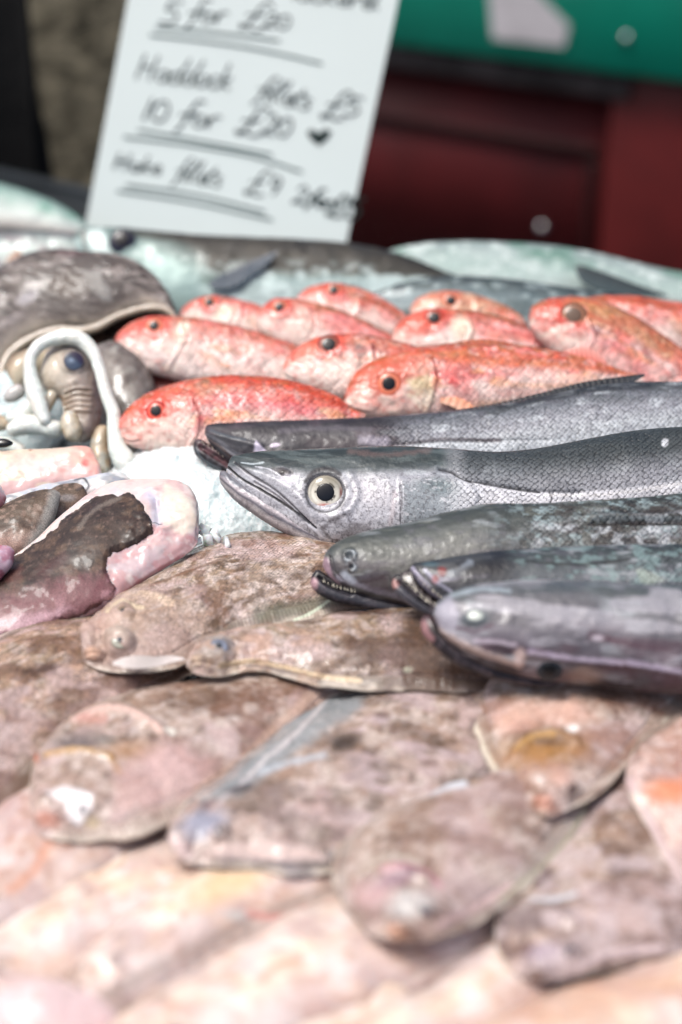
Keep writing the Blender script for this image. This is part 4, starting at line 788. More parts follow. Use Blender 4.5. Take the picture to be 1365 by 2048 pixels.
# head: green-grey crown, silver cheek
L.poly([(455, 925), (462, 905), (560, 895), (900, 890), (1000, 900), (960, 940), (880, 936), (800, 940), (700, 945), (620, 945), (560, 935), (500, 940), (470, 935)], (74, 84, 85), 9, .85, 7)
L.mottle((110, 120, 120), 6, .5, .64, .6, 4, 11, along=True, mask=sm(-L.py, -942, -925)*(1-bx)); L.mottle((52, 62, 64), 4, .52, .64, .6, 4, 12, along=True, mask=sm(-L.py, -945, -925)*(1-bx))
L.stroke([(700, 905), (780, 910), (860, 900)], 5, (132, 112, 108), .9, .5, 4)
L.poly([(700, 960), (860, 955), (900, 970), (880, 1050), (800, 1080), (700, 1085), (640, 1060), (700, 1010)], (196, 196, 202), 16, .6, 10)
L.ell(745, 985, 55, 26, (204, 202, 206), .7, .7, 20, .15)
L.poly([(806, 968), (868, 958), (925, 962), (952, 985), (948, 1008), (920, 1030), (880, 1045), (806, 1062)], (142, 152, 156), 13, .75, 9); L.ell(890, 975, 45, 14, (108, 126, 128), .7, .6, 10); L.ell(900, 1010, 30, 16, (190, 196, 200), .8, .5, 0, .2)
fl = [(868, 948), (915, 955), (945, 970), (957, 992), (950, 1012), (930, 1030)]
L.stroke(fl, 2.0, (60, 66, 70), .7, .6, 1.2); L.stroke([(x+7, y) for x, y in fl], 2.5, (200, 204, 208), .7, .6, 1)
L.plate([(800, 958), (868, 948), (915, 955), (945, 970), (957, 992), (950, 1012), (925, 1040), (900, 1090), (800, 1090)], 1.2, 6)
L.stroke([(800, 968), (803, 1000), (801, 1030), (803, 1065)], 1.6, (88, 84, 90), .7, .75, 1.5); L.ridge([(802, 975), (803, 1062)], 2.5, -.9); L.stroke([(790, 985), (786, 1020), (780, 1052)], 5, (214, 204, 206), .9, .5, 3)
L.stroke([(700, 1040), (680, 1010), (705, 960)], 3, (150, 150, 158), .9, .5, 4); L.ridge([(662, 1035), (700, 1020), (716, 985), (700, 945)], 6, .8)
# fine black pepper over the cheek and jaw
L.mottle((84, 80, 86), 1.1, .56, .66, .5, 1, 14, o=2, mask=(1-bx)*sm(L.py, 935, 960)); L.mottle((232, 232, 236), 2.2, .6, .7, .5, 2, 15, mask=(1-bx)*sm(L.py, 935, 960)); L.mottle((110, 104, 106), 5, .5, .66, .55, 2.5, 16, mask=sm(-np.hypot((L.px-690)/80, (L.py-1060)/30), -1.3, -.5))
# nostril and snout
L.ell(566, 945, 20, 8, (92, 84, 84), .6, .85, 12, .45); L.ell(566, 946, 7, 4, (40, 36, 40), .5, .9); L.dome(568, 945, 16, 8, .9, 12); L.stroke([(484, 925), (505, 928), (528, 924)], 1.6, (190, 200, 204), .7, .7, 1.5); L.stroke([(512, 934), (540, 939), (560, 952)], 1.8, (206, 208, 214), .7, .8, 2)
L.poly([(556, 962), (572, 952), (600, 948), (596, 962), (578, 976), (560, 972)], (208, 206, 212), 4, .9, 4); L.poly([(470, 935), (560, 965), (600, 1000), (640, 1040), (600, 1040), (520, 985)], (176, 176, 182), 7, .7, 5)
L.ridge([(475, 930), (530, 950), (590, 985), (625, 1035)], 8, .9)
for a_, w_, c_, o_ in (([(456, 934), (480, 955), (520, 978), (560, 1002), (600, 1030), (632, 1056)], 2.6, (34, 34, 40), 1), ([(470, 925), (500, 948), (545, 975), (590, 1015), (620, 1046)], 2.0, (70, 68, 74), .9), ([(510, 965), (560, 996), (585, 1018)], 2.2, (90, 80, 80), .5)):
    L.stroke(a_, w_, c_, .6, o_, 1.0); L.ridge(a_, 2.6, -.7)
L.stroke([(592, 1026), (610, 1040), (628, 1056)], 4, (70, 70, 78), .7, .7, 2, .5); L.stroke([(612, 1046), (630, 1060), (652, 1080)], 3, (214, 214, 220), .5, .9, 1, .5); L.stroke([(640, 1050), (660, 1075), (690, 1086)], 2.5, (92, 84, 84), .8, .6, 3)
# eye socket
d, _ = dpoly(L.px, L.py, [(651, 985)]); L.mix((50, 50, 56), np.exp(-((d-39)/3.0)**2)*.8); L.stroke([(612, 962), (630, 944), (655, 938), (680, 948)], 5, (56, 52, 58), .8, .85, 1.5); L.d += .001*.6*np.exp(-((d-48)/9)**2)-.001*1.4*(1-sm(d, 30, 42)); L.stroke([(688, 948), (700, 965), (698, 990)], 3, (190, 192, 198), .8, .6, 2)
# body: dark back down to the lateral crease, silver strip below
cr = [(880, 938), (905, 944), (925, 958), (960, 965), (1010, 974), (1080, 984), (1160, 986), (1260, 978), (1365, 962), (1600, 930)]
cd, _ = dpoly(L.px, L.py, cr); cy = np.interp(L.px, [q[0] for q in cr], [q[1] for q in cr]); up = sm(cy-L.py, -2, 5)*bx
L.mix((112, 116, 120), up*.7*(1-sm(L.px, 1000, 1300)*.35)); L.mix((58, 66, 68), up*sm(cy-L.py, 15, 75)*.85); L.mix((212, 212, 216), (1-up)*bx*.75)
L.stroke(cr[:6], 2.4, (50, 52, 58), .7, .85, 1.0); L.ridge(cr[:7], 4, -1.2); L.stroke([(1100, 985), (1103, 995), (1101, 1008)], 2, (60, 56, 62), .6, .9, 1.5)
L.stroke([(1090, 990), (1200, 990), (1365, 968)], 3, (212, 210, 210), .8, .5, 2); L.ell(1330, 885, 6, 8, (214, 216, 220), .5, .8, 30, .3)
L.rough(2.5, .18, 3, 8, mask=1-bx); L.rough(25, 1.0, 2, 6); L.rough(8, .35, 3, 9, 2.0)
L.build('body', M['hake'], h2); LH2 = L
def ef(q, a, c):
    x = q*np.cos(a); y = q*np.sin(a)
    c = c*(1-.35*(np.exp(-((q-.78)/.05)**2))[:, None]); b = sm(y, .1, .8)[:, None]*.45; c = c*(1-b)+lin((140, 130, 104))*b
    w = np.exp(-((q-.66)/.12)**2)[:, None]*sm(-y, -.3, .4)[:, None]*.8; c = c*(1-w)+lin((236, 234, 224))*w
    r = np.exp(-(((x+.05)/.32)**2+((y+.70)/.11)**2))[:, None]; c = c*(1-r*.9)+lin((196, 66, 62))*r*.9
    r = np.exp(-(((x-.82)/.08)**2+((y-.0)/.28)**2))[:, None]; c = c*(1-r*.9)+lin((130, 20, 26))*r*.9
    k = (sm(vnoise(np.cos(a)*6+9, np.sin(a)*6+9, 2), .62, .75)*np.exp(-((q-.52)/.05)**2))[:, None]; return c*(1-k)+lin((60, 52, 44))*k
eye(L, 651, 985, 38, h2, iris=(214, 211, 200), rim=(70, 66, 72), pupil=.47, pc=(20, 26, 38), bulge=.34, fn=ef, face=.65)
J = jaw(h2, [(439, 952, 439, 957), (441, 945, 442, 966), (449, 943, 452, 980), (464, 954, 470, 1000), (490, 968, 500, 1022), (525, 990, 540, 1048), (560, 1012, 580, 1070), (600, 1038, 620, 1086), (635, 1060, 655, 1094), (665, 1080, 685, 1096), (690, 1090, 700, 1096)], pl, 'lower_jaw', [(-1, (96, 96, 102)), (-.7, (150, 150, 156)), (-.2, (126, 130, 138)), (.2, (190, 184, 188)), (.5, (110, 108, 116)), (.8, (206, 200, 200)), (1, (180, 176, 180))], 64, off=-.001, ns=220, nf=60, thick=.75)
teeth([(452, 946), (475, 960), (500, 974)], pl, 9, 5, h2, h2.o, .004, 5, c=(190, 170, 150))
# --- third hake, blunt snout up
pl = lean(900, 1115, .060, 52, 3)
h3 = Thing('hake', 'greenish-grey hake with blunt snout, ringed nostrils and slightly open mouth, third from back', 'hake', base_of(pl), G_HK)
L = Loft([(648, 1128, 648, 1134), (650, 1112, 654, 1148), (660, 1098, 668, 1162), (684, 1082, 695, 1180), (720, 1069, 735, 1194), (770, 1057, 790, 1206), (830, 1044, 850, 1216), (900, 1025, 910, 1222), (960, 1013, 970, 1224), (1050, 1010, 1060, 1222), (1140, 1007, 1150, 1216), (1250, 1000, 1260, 1206), (1365, 990, 1365, 1190), (1500, 976, 1500, 1150), (1750, 970, 1750, 1060)], pl, thick=.58, ns=560, nf=160, seed=65)
L.grad([(-1, (60, 68, 68)), (-.75, (82, 88, 86)), (-.4, (108, 112, 110)), (0, (120, 120, 122)), (.3, (104, 100, 102)), (.6, (84, 78, 82)), (1, (70, 66, 72))], .12, 20); hake_base(L, .11)
L.mottle((122, 124, 116), 7, .46, .62, .5, 3, 4, along=True); L.mottle((78, 84, 82), 10, .48, .62, .6, 3, 5, along=True, mask=sm(-L.t, -.3, .3)); L.mottle((70, 62, 66), 14, .46, .62, .6, 2, 6, along=True, mask=sm(L.t, -.2, .3))
L.mottle((150, 164, 166), 2.6, .52, .6, .8, 1.6, 7, mask=sm(L.px, 950, 1080)*sm(-L.t, -.4, .3)); L.mottle((46, 48, 48), 3.5, .54, .64, .6, 3, 17, mask=sm(L.px, 900, 1080)); L.mottle((66, 56, 54), 12, .5, .6, .7, 2, 8, mask=sm(L.px, 1080, 1140)); L.mottle((188, 192, 196), 4, .5, .62, .6, 1.5, 9, mask=sm(L.px, 1000, 1120)*sm(L.t, -.55, -.35))
L.stroke([(651, 1122), (656, 1142), (664, 1160), (672, 1168)], 8, (176, 152, 162), .6, .85, 2); L.stroke([(660, 1110), (664, 1135), (674, 1155), (690, 1166)], 2, (50, 44, 54), .6, .85, .8); L.ridge([(662, 1115), (668, 1140), (684, 1160)], 3, -1.0)
L.stroke([(680, 1155), (720, 1170), (770, 1186), (820, 1198)], 6, (142, 138, 148), .7, .8, 3); L.stroke([(690, 1150), (705, 1162)], 7, (184, 190, 200), .8, .7, 2)
for (x, y, r) in ((700, 1112, 13), (704, 1134, 9)):
    d, _ = dpoly(L.px, L.py, [(x, y)]); L.mix((196, 204, 210), np.exp(-((d-r*.8)/4.0)**2)*.6*sm(vnoise(L.px/7, L.py/7), .25, .7)); L.mix((74, 84, 96), (1-sm(d, r*.1, r*.8))*.6); L.d += .0011*np.exp(-((d-r*.8)/4)**2)-.0008*(1-sm(d, 1, r*.7))
L.stroke([(720, 1165), (752, 1160), (775, 1150), (790, 1178)], 2, (60, 52, 56), .7, .7, 2); L.poly([(715, 1160), (770, 1150), (785, 1185), (740, 1178)], (88, 72, 76), 6, .6, 4); L.stroke([(1186, 1045), (1260, 1043), (1365, 1047), (1500, 1040)], 4.5, (38, 28, 30), .6, .9, 1.5, .4); L.stroke([(1185, 1037), (1260, 1035), (1400, 1037)], 2.2, (150, 158, 160), .8, .6, 1); L.ridge([(1190, 1043), (1280, 1042), (1400, 1044)], 6, -2.5); L.ridge([(1190, 1032), (1280, 1030), (1400, 1032)], 5, 1.2)
L.rough(6, .4, 3, 9); L.rough(30, 1.2, 2, 6); L.build('body', M['hake'], h3)
J = jaw(h3, [(621, 1162, 621, 1167), (624, 1151, 626, 1177), (634, 1141, 640, 1190), (655, 1150, 664, 1202), (700, 1172, 705, 1211), (760, 1190, 765, 1222), (820, 1204, 825, 1228), (870, 1212, 870, 1226)], Plane(pl.P0-pl.n*.003, pl.n), 'lower_jaw', [(-1, (62, 58, 64)), (-.4, (34, 28, 34)), (.1, (84, 84, 92)), (.6, (70, 70, 78)), (1, (54, 52, 60))], 66, ns=140, nf=50,
    inner=lambda Q: (Q.ell(628, 1168, 8, 12, (190, 160, 166), .5, .9), Q.poly([(632, 1146), (652, 1142), (690, 1172), (680, 1182), (645, 1168)], (26, 18, 22), 3, .95), Q.stroke([(642, 1178), (700, 1196), (780, 1212)], 3, (86, 86, 92), .7, .7, 1), Q.ridge([(640, 1155), (665, 1170), (700, 1182)], 7, -2.5)))
teeth([(640, 1166), (660, 1176), (690, 1186), (716, 1192)], pl, 11, -7, h3, h3.o, .004, 3)
# --- fourth hake, gaping and toothy
pl = lean(980, 1190, .062, 54, 3)
h4 = Thing('hake', 'dark hake with wide toothy mouth and red blood spot, right behind the front hake', 'hake', base_of(pl), G_HK)
L = Loft([(823, 1136, 823, 1142), (826, 1128, 830, 1156), (845, 1124, 852, 1180), (880, 1119, 888, 1204), (930, 1112, 935, 1225), (990, 1104, 995, 1240), (1060, 1098, 1065, 1250), (1150, 1094, 1155, 1256), (1250, 1091, 1255, 1258), (1365, 1090, 1365, 1254), (1500, 1088, 1500, 1230), (1700, 1090, 1700, 1170)], pl, thick=.55, ns=420, nf=110, seed=67)
L.grad([(-1, (60, 66, 70)), (-.6, (82, 90, 92)), (-.2, (98, 104, 108)), (.4, (112, 114, 122)), (1, (110, 108, 118))], .12, 16); hake_base(L, .11)
hd = 1-sm(L.px, 1000, 1060); L.mix((46, 48, 56), hd*.85); L.mottle((150, 148, 162), 7, .5, .6, .75, 2.5, 5, mask=hd*sm(L.py, 1140, 1165)); L.stroke([(905, 1150), (925, 1140), (940, 1128)], 7, (150, 158, 168), .7, .7, 3); L.mottle((132, 152, 152), 3, .52, .66, .7, 1.5, 8, mask=1-hd)
L.stroke([(826, 1138), (845, 1165), (872, 1192), (900, 1212)], 5, (176, 172, 188), .5, .85, 2); L.stroke([(836, 1138), (862, 1165), (892, 1190), (920, 1205)], 3, (28, 28, 40), .6, .9, 1); L.stroke([(850, 1140), (880, 1168), (915, 1190)], 3, (168, 168, 184), .6, .7, 2); L.ell(885, 1143, 9, 9, (128, 14, 22), .5, .9, 0, .3); L.ell(871, 1158, 7, 8, (150, 70, 60), .6, .7); L.ell(862, 1128, 16, 5, (100, 124, 132), .6, .6)
L.ell(960, 1142, 60, 14, (34, 34, 42), .6, .8, -8); L.stroke([(1050, 1122), (1150, 1128), (1260, 1118)], 3, (50, 54, 56), .7, .8, 2); L.poly([(1270, 1140), (1290, 1138), (1330, 1160), (1300, 1172), (1280, 1165)], (156, 166, 158), 5, .8, 4)
L.ridge([(826, 1138), (850, 1165), (900, 1205)], 5, 1.0); L.rough(6, .4, 3, 9); L.rough(30, 1.2, 2, 6); L.build('body', M['hake'], h4)
J = jaw(h4, [(784, 1166, 784, 1171), (786, 1155, 789, 1182), (796, 1150, 802, 1196), (815, 1164, 826, 1214), (845, 1190, 856, 1230), (880, 1212, 890, 1240), (920, 1226, 928, 1246), (960, 1236, 960, 1246)], Plane(pl.P0-pl.n*.003, pl.n), 'lower_jaw', [(-1, (30, 22, 28)), (-.1, (40, 34, 40)), (.2, (96, 96, 104)), (1, (66, 66, 74))], 68, ns=130, nf=50,
    inner=lambda Q: (Q.ell(789, 1168, 7, 10, (176, 140, 136), .5, .9), Q.ridge([(800, 1164), (830, 1190), (870, 1218)], 8, -2.5), Q.stroke([(792, 1182), (815, 1204), (850, 1226)], 2.5, (112, 112, 120), .6, .8, 1)))
I = Loft([(800, 1150, 800, 1170), (826, 1136, 824, 1192), (860, 1160, 850, 1215), (900, 1190, 890, 1232), (930, 1215, 925, 1238)], Plane(pl.P0-pl.n*.006, pl.n), thick=.3, ns=50, nf=30, nb=6, seed=70); I.grad([(-1, (40, 26, 30)), (1, (54, 36, 40))]); I.mottle((150, 140, 140), 2.5, .62, .7, .6); I.build('mouth_lining', M['mouth'], h4)
teeth([(806, 1166), (825, 1184), (850, 1208), (876, 1222)], pl, 13, -10, h4, h4.o, .004, 4); teeth([(834, 1160), (850, 1176), (870, 1192), (888, 1206)], pl, 9, 9, h4, h4.o, .005, 9)
# --- fifth, front hake
pl = lean(1100, 1275, .066, 50, 4)
h5 = Thing('hake', 'front hake, lilac-grey and slightly blurred, its dark eye low on the underside', 'hake', base_of(pl), G_HK)
L = Loft([(870, 1228, 870, 1236), (873, 1212, 878, 1256), (888, 1194, 900, 1284), (915, 1180, 935, 1312), (960, 1170, 985, 1336), (1020, 1165, 1045, 1352), (1090, 1163, 1110, 1362), (1180, 1165, 1190, 1372), (1270, 1169, 1280, 1382), (1365, 1172, 1370, 1390), (1480, 1174, 1480, 1385), (1700, 1180, 1700, 1340)], pl, thick=.62, ns=420, nf=170, seed=69)
L.grad([(-1, (92, 102, 106)), (-.7, (116, 122, 124)), (-.3, (134, 134, 137)), (.15, (136, 133, 139)), (.45, (124, 118, 126)), (.65, (104, 88, 96)), (.85, (84, 68, 74)), (1, (60, 52, 58))], .1, 18); hake_base(L, .5); L.scl *= .3
L.mottle((106, 104, 109), 9, .48, .62, .6, 3, 4, along=True); L.mottle((182, 180, 186), 5, .54, .66, .6, 4, 5, along=True); L.mottle((108, 86, 94), 8, .52, .62, .6, 3.5, 6, along=True, mask=sm(L.t, -.1, .3)); L.mottle((92, 100, 104), 9, .5, .62, .6, 3, 7, along=True, mask=sm(-L.t, .3, .7))
L.poly([(870, 1215), (900, 1190), (920, 1225), (912, 1262), (880, 1255)], (182, 180, 190), 8, .8, 4); L.ell(950, 1238, 28, 17, (108, 118, 122), .5, .85, -15, .2); L.ell(952, 1232, 13, 9, (226, 232, 224), .5, .9, 0, .2); L.stroke([(915, 1255), (950, 1262), (985, 1250)], 4, (104, 78, 92), .8, .7, 3)
L.stroke([(880, 1262), (910, 1280), (950, 1300), (1000, 1318), (1040, 1328)], 7, (202, 186, 180), .6, .85, 3); L.stroke([(950, 1282), (1000, 1285), (1030, 1290)], 4, (206, 196, 206), .7, .7, 2); L.ell(1005, 1300, 22, 10, (74, 60, 66), .6, .85, 10); L.ell(1040, 1315, 11, 17, (206, 186, 180), .5, .85, 0, .2)
L.ell(1170, 1350, 36, 16, (172, 150, 138), .6, .7, 0, .2); L.ell(1240, 1335, 50, 18, (94, 66, 72), .7, .7); L.stroke([(1060, 1300), (1150, 1318), (1260, 1325), (1365, 1345)], 5, (176, 166, 182), .7, .7, 4); L.stroke([(1180, 1268), (1260, 1290), (1340, 1300)], 5, (104, 76, 86), .8, .5, 5); L.stroke([(905, 1190), (950, 1180), (1020, 1182)], 4, (176, 186, 192), .8, .7, 3); L.ell(1195, 1276, 12, 6, (214, 206, 214), .6, .7)
L.ridge([(885, 1262), (950, 1296), (1040, 1326)], 7, 1.3); L.dome(948, 1238, 24, 16, 1.4); L.rough(8, .7, 3, 9); L.rough(30, 1.8, 2, 6); L.ridge([(1050, 1310), (1200, 1325), (1365, 1345)], 6, 1.0); L.build('body', M['hake'], h5)
eye(L, 1100, 1338, 27, h5, iris=(56, 60, 66), rim=(60, 50, 54), pupil=.5, pc=(16, 18, 24), bulge=.3)
J = jaw(h5, [(842, 1248, 842, 1254), (844, 1236, 846, 1268), (855, 1230, 860, 1284), (872, 1246, 885, 1308), (905, 1280, 920, 1332), (950, 1306, 965, 1350), (1000, 1326, 1010, 1364), (1060, 1342, 1070, 1374), (1120, 1352, 1120, 1374)], Plane(pl.P0-pl.n*.006, pl.n), 'lower_jaw', [(-1, (110, 84, 86)), (-.3, (76, 60, 64)), (.3, (62, 54, 60)), (1, (50, 44, 50))], 71, ns=110, nf=50,
    inner=lambda Q: (Q.stroke([(846, 1248), (852, 1265), (862, 1276)], 8, (176, 140, 142), .6, .85, 2), Q.ell(872, 1258, 10, 14, (40, 26, 30), .5, .9)))
# ================================================================ FLATFISH
G_FL = 'brown flatfish laid overlapping across the front of the display'
def flat(stn, pl, label, gr, seed, extra=None, thick=.0080, ns=200, nf=110, group=G_FL, mat='flat', lift=.0015, fr=(150, 140, 128), spots=.72, scl=1.0, cat='flatfish', eyes=(), mouth=None, gill=None, warm=(148, 114, 86), dark=(98, 78, 62), light=(208, 196, 188), edge=(214, 204, 192), sp=1.0):
    t = Thing('flatfish', label, cat, base_of(pl, .005), group)
    L = Loft(stn, pl, thick=thick, mode='flat', ns=ns, nf=nf, nb=10, seed=seed, lift=lift); L.grad(gr, .2, 22)
    L.mottle(warm, 16*sp, .46, .64, .4, 1, 1); L.mottle(dark, 9*sp, .53, .66, spots*.75, 1, 2, 5); L.mottle(light, 7*sp, .5, .66, .6, 1, 3, 5); L.mottle(light, 2.2*sp, .5, .68, .3, 1, 4); L.mottle(dark, 1.6*sp, .56, .7, .25, 1, 5)
    L.mottle(dark, 5*sp, .7, .8, .5, 1, 7, 2)
    L.mottle((222, 210, 206), 3*sp, .54, .68, .4, 1.8, 8, 4, along=True); L.mottle(dark, 3*sp, .56, .7, .3, 1.8, 9, 4, along=True); L.mottle((196, 176, 176), 22, .5, .64, .5, 1, 10); hm_ = 1-sm(L.u/L.L, .12, .26); L.rough(9, 2.6, 3, 15, mask=hm_); L.mottle((214, 194, 186), 5*sp, .48, .62, .6, 1, 16, mask=hm_); L.mottle((120, 92, 84), 4*sp, .54, .64, .6, 1, 17, mask=hm_)
    # fin band along both margins with fine rays, crease where it meets the body
    f = sm(np.abs(L.t), .80, .86)*sm(L.u/L.L, .06, .14); q = .5+.5*np.cos(L.u*1000*math.pi*2/2.2+np.abs(L.t)*9); L.mix(fr, f*.6); L.c *= (1-f*.28*q)[..., None]; L.d += f*q*.00035
    L.d -= .0009*np.exp(-((np.abs(L.t)-.83)/.02)**2)*sm(L.u/L.L, .06, .14); L.mix(edge, sm(np.abs(L.t)+(L.nz(6, 3, 1, 60)-.5)*.12, .93, .98)*.85*sm(L.nz(25, 2, 1, 61), .3, .5)*sm(L.u/L.L, .03, .1))
    # lateral line and muscle rows
    L.d -= .0006*np.exp(-((L.t+.03)/.018)**2)*sm(L.u/L.L, .25, .32)
    L.scl = scl*sm(L.u/L.L, .12, .25)*(1-f)
    if gill:
        L.stroke(gill, 4, dark, .9, .4, 3, .5); L.ridge(gill, 6, -.8, .5); L.ridge([(x-9, y+2) for x, y in gill], 12, .9, .5)
    if mouth:
        for k, (x, y, rx, ry, c) in enumerate(mouth): L.ell(x, y, rx*.9, ry*.8, c, .7, .75, 20, .5); L.dome(x, y, rx*1.1, ry*1.1, 1.8)
        L.ridge([(mouth[0][0]-mouth[0][2], mouth[0][1]+4), (mouth[0][0]+mouth[0][2], mouth[0][1]+2)], 3, -1.5)
    for e in eyes: L.dome(e[0], e[1], e[2]*1.9, e[2]*1.6, e[3] if len(e) > 3 else 3.5)
    if extra: extra(L, t)
    L.rough(4, .3, 3, 11); L.rough(18, 1.6, 3, 12); L.build('body', M[mat], t)
    for e in eyes: eye(L, e[0], e[1]-e[2]*.4, e[2], t, iris=e[4] if len(e) > 4 else (150, 152, 146), rim=(150, 130, 118), pupil=.36, pc=(64, 68, 76), bulge=.3, sink=.3)
    return t, L
BR = [(-1, (164, 148, 126)), (-.5, (160, 142, 120)), (0, (166, 148, 128)), (.5, (174, 156, 142)), (1, (182, 166, 154))]
LB = [(-1, (188, 174, 166)), (-.5, (172, 152, 138)), (0, (176, 157, 145)), (.5, (186, 168, 160)), (1, (206, 192, 186))]
PK = [(-1, (206, 184, 176)), (-.5, (202, 172, 160)), (0, (206, 178, 166)), (.5, (212, 190, 180)), (1, (220, 204, 196))]
PE = [(-1, (206, 190, 184)), (-.4, (228, 214, 200)), (0, (236, 222, 204)), (.5, (224, 206, 200)), (1, (196, 174, 170))]
# A: sharp central one
def exA(L, t):
    L.dome(188, 1306, 24, 19, 3.5); L.dome(236, 1284, 36, 27, 3.5); L.dome(178, 1268, 16, 22, 2.0); L.stroke([(206, 1275), (212, 1300), (208, 1322)], 3, (110, 70, 64), .8, .7, 2); L.ridge([(206, 1275), (212, 1300), (208, 1322)], 5, -2.5); L.stroke([(170, 1290), (186, 1292), (200, 1286)], 2.5, (120, 76, 66), .8, .6, 1.5); L.ell(200, 1250, 30, 20, (206, 172, 160), .8, .6, -30, .3); L.ell(238, 1270, 30, 16, (196, 192, 180), .7, .7, 0, .3)
    L.mottle((122, 84, 56), 14, .5, .62, .55, 1, 21, mask=sm(L.px, 260, 420)); L.poly([(160, 1330), (160, 1240), (220, 1190), (300, 1170), (420, 1240), (380, 1330)], (190, 168, 156), 30, .5, 14)
    for x, y, r in ((595, 1150, 14), (640, 1135, 10), (520, 1190, 10), (430, 1245, 12), (590, 1110, 9), (360, 1180, 7), (480, 1140, 8), (560, 1210, 8)): L.ell(x, y, r*1.3, r*.7, (96, 72, 44), .7, .75, -20, .3)
    L.stroke([(250, 1240), (330, 1215), (450, 1165), (560, 1130), (660, 1120)], 2.0, (176, 150, 128), .7, .5, 1); L.stroke([(255, 1195), (300, 1190), (340, 1210)], 6, (216, 196, 176), .8, .6, 3); L.stroke([(300, 1170), (380, 1140), (460, 1110)], 2.5, (130, 96, 72), .7, .6, 2)
    L.ridge([(250, 1205), (300, 1185), (350, 1205)], 9, 1.4); L.stroke([(215, 1222), (250, 1210), (285, 1216)], 4, (220, 206, 180), .7, .7, 2); L.stroke([(520, 1232), (600, 1215), (668, 1196)], 15, (130, 132, 116), .8, .7, 5); L.stroke([(590, 1240), (625, 1225), (660, 1200)], 3, (206, 214, 196), .5, .9, 1)
    L.stroke([(400, 1075), (450, 1053), (540, 1045)], 5, (190, 186, 150), .8, .7, 3)
plA = lay((200, 1290, .040), (700, 1130, .036), (520, 1060, .034))
A_, LA = flat([(162, 1288, 163, 1298), (163, 1262, 172, 1322), (176, 1234, 212, 1332), (205, 1205, 280, 1332), (255, 1168, 345, 1322), (320, 1125, 415, 1285), (400, 1078, 500, 1250), (480, 1052, 600, 1228), (580, 1056, 680, 1212), (700, 1085, 770, 1200), (820, 1120, 860, 1195), (930, 1150, 940, 1190)], plA,
     'sharp brown flatfish in the centre, nose at lower left, its tail under the hakes', BR, 81, exA, ns=460, nf=260, eyes=((240, 1286, 19, 5, (176, 176, 164)), (246, 1226, 14, 3, (170, 150, 130))), mouth=((188, 1308, 17, 15, (226, 186, 156)), (205, 1268, 13, 10, (196, 164, 152))), gill=None)
fin(A_, [(226, 1324, 226, 1330), (246, 1316, 252, 1336), (280, 1312, 286, 1338), (310, 1314, 318, 1333), (345, 1312, 350, 1324), (368, 1316, 370, 1320)], plA, (206, 198, 194), (214, 206, 202), 'pectoral_fin', 1, off=.0045, rmm=.0)
# B: beside it
def exB(L, t):
    L.mottle((92, 64, 44), 20, .46, .6, .75, 1.5, 21, mask=sm(L.px, 560, 720)); L.stroke([(440, 1332), (500, 1322), (560, 1332), (640, 1352), (720, 1362)], 5, (216, 196, 166), .5, .85, 1.5); L.ridge([(440, 1330), (500, 1320), (560, 1330), (640, 1350)], 6, 1.2)
    L.stroke([(405, 1276), (440, 1258), (490, 1246)], 4, (206, 206, 196), .7, .7, 2); L.ell(440, 1296, 30, 18, (170, 168, 166), .6, .7, -15); L.mottle((190, 160, 140), 8, .5, .66, .6, 1, 25, mask=1-sm(L.px, 560, 700)); L.ell(816, 1340, 9, 6, (196, 200, 180), .4, .5)
    L.poly([(780, 1210), (900, 1230), (1000, 1370), (840, 1350)], (96, 72, 54), 30, .6, 10)
plB = lay((400, 1310, .047), (900, 1300, .040), (650, 1220, .043))
flat([(372, 1322, 374, 1330), (380, 1302, 392, 1340), (400, 1280, 440, 1342), (440, 1258, 500, 1330), (510, 1244, 570, 1340), (590, 1232, 640, 1356), (680, 1216, 720, 1364), (780, 1205, 810, 1366), (880, 1215, 900, 1367), (990, 1245, 1000, 1364), (1100, 1280, 1100, 1350), (1200, 1310, 1200, 1340)], plB,
     'dark brown flatfish under the front hakes, nose pointing left with one cloudy blue eye', BR, 82, exB, ns=380, nf=200, eyes=((437, 1300, 20, 4, (150, 156, 170)),), mouth=((398, 1324, 12, 11, (206, 186, 166)),))
# C: left, behind D
def exC(L, t): L.mottle((112, 78, 56), 14, .5, .62, .6, 1.5, 21); L.ell(80, 1335, 40, 10, (90, 66, 54), .7, .7, -12, .3)
plC = lay((0, 1480, .026), (420, 1280, .028), (100, 1280, .028))
flat([(-190, 1560, -185, 1580), (-160, 1440, -120, 1660), (-80, 1310, 20, 1600), (40, 1240, 120, 1500), (160, 1215, 230, 1420), (300, 1240, 360, 1350), (430, 1240, 480, 1300), (560, 1250, 570, 1290)], plC,
     'brown flatfish at the left edge, behind the one with the yellow-rimmed eye hollow', BR, 83, exC, ns=220, nf=140, light=(196, 168, 150))
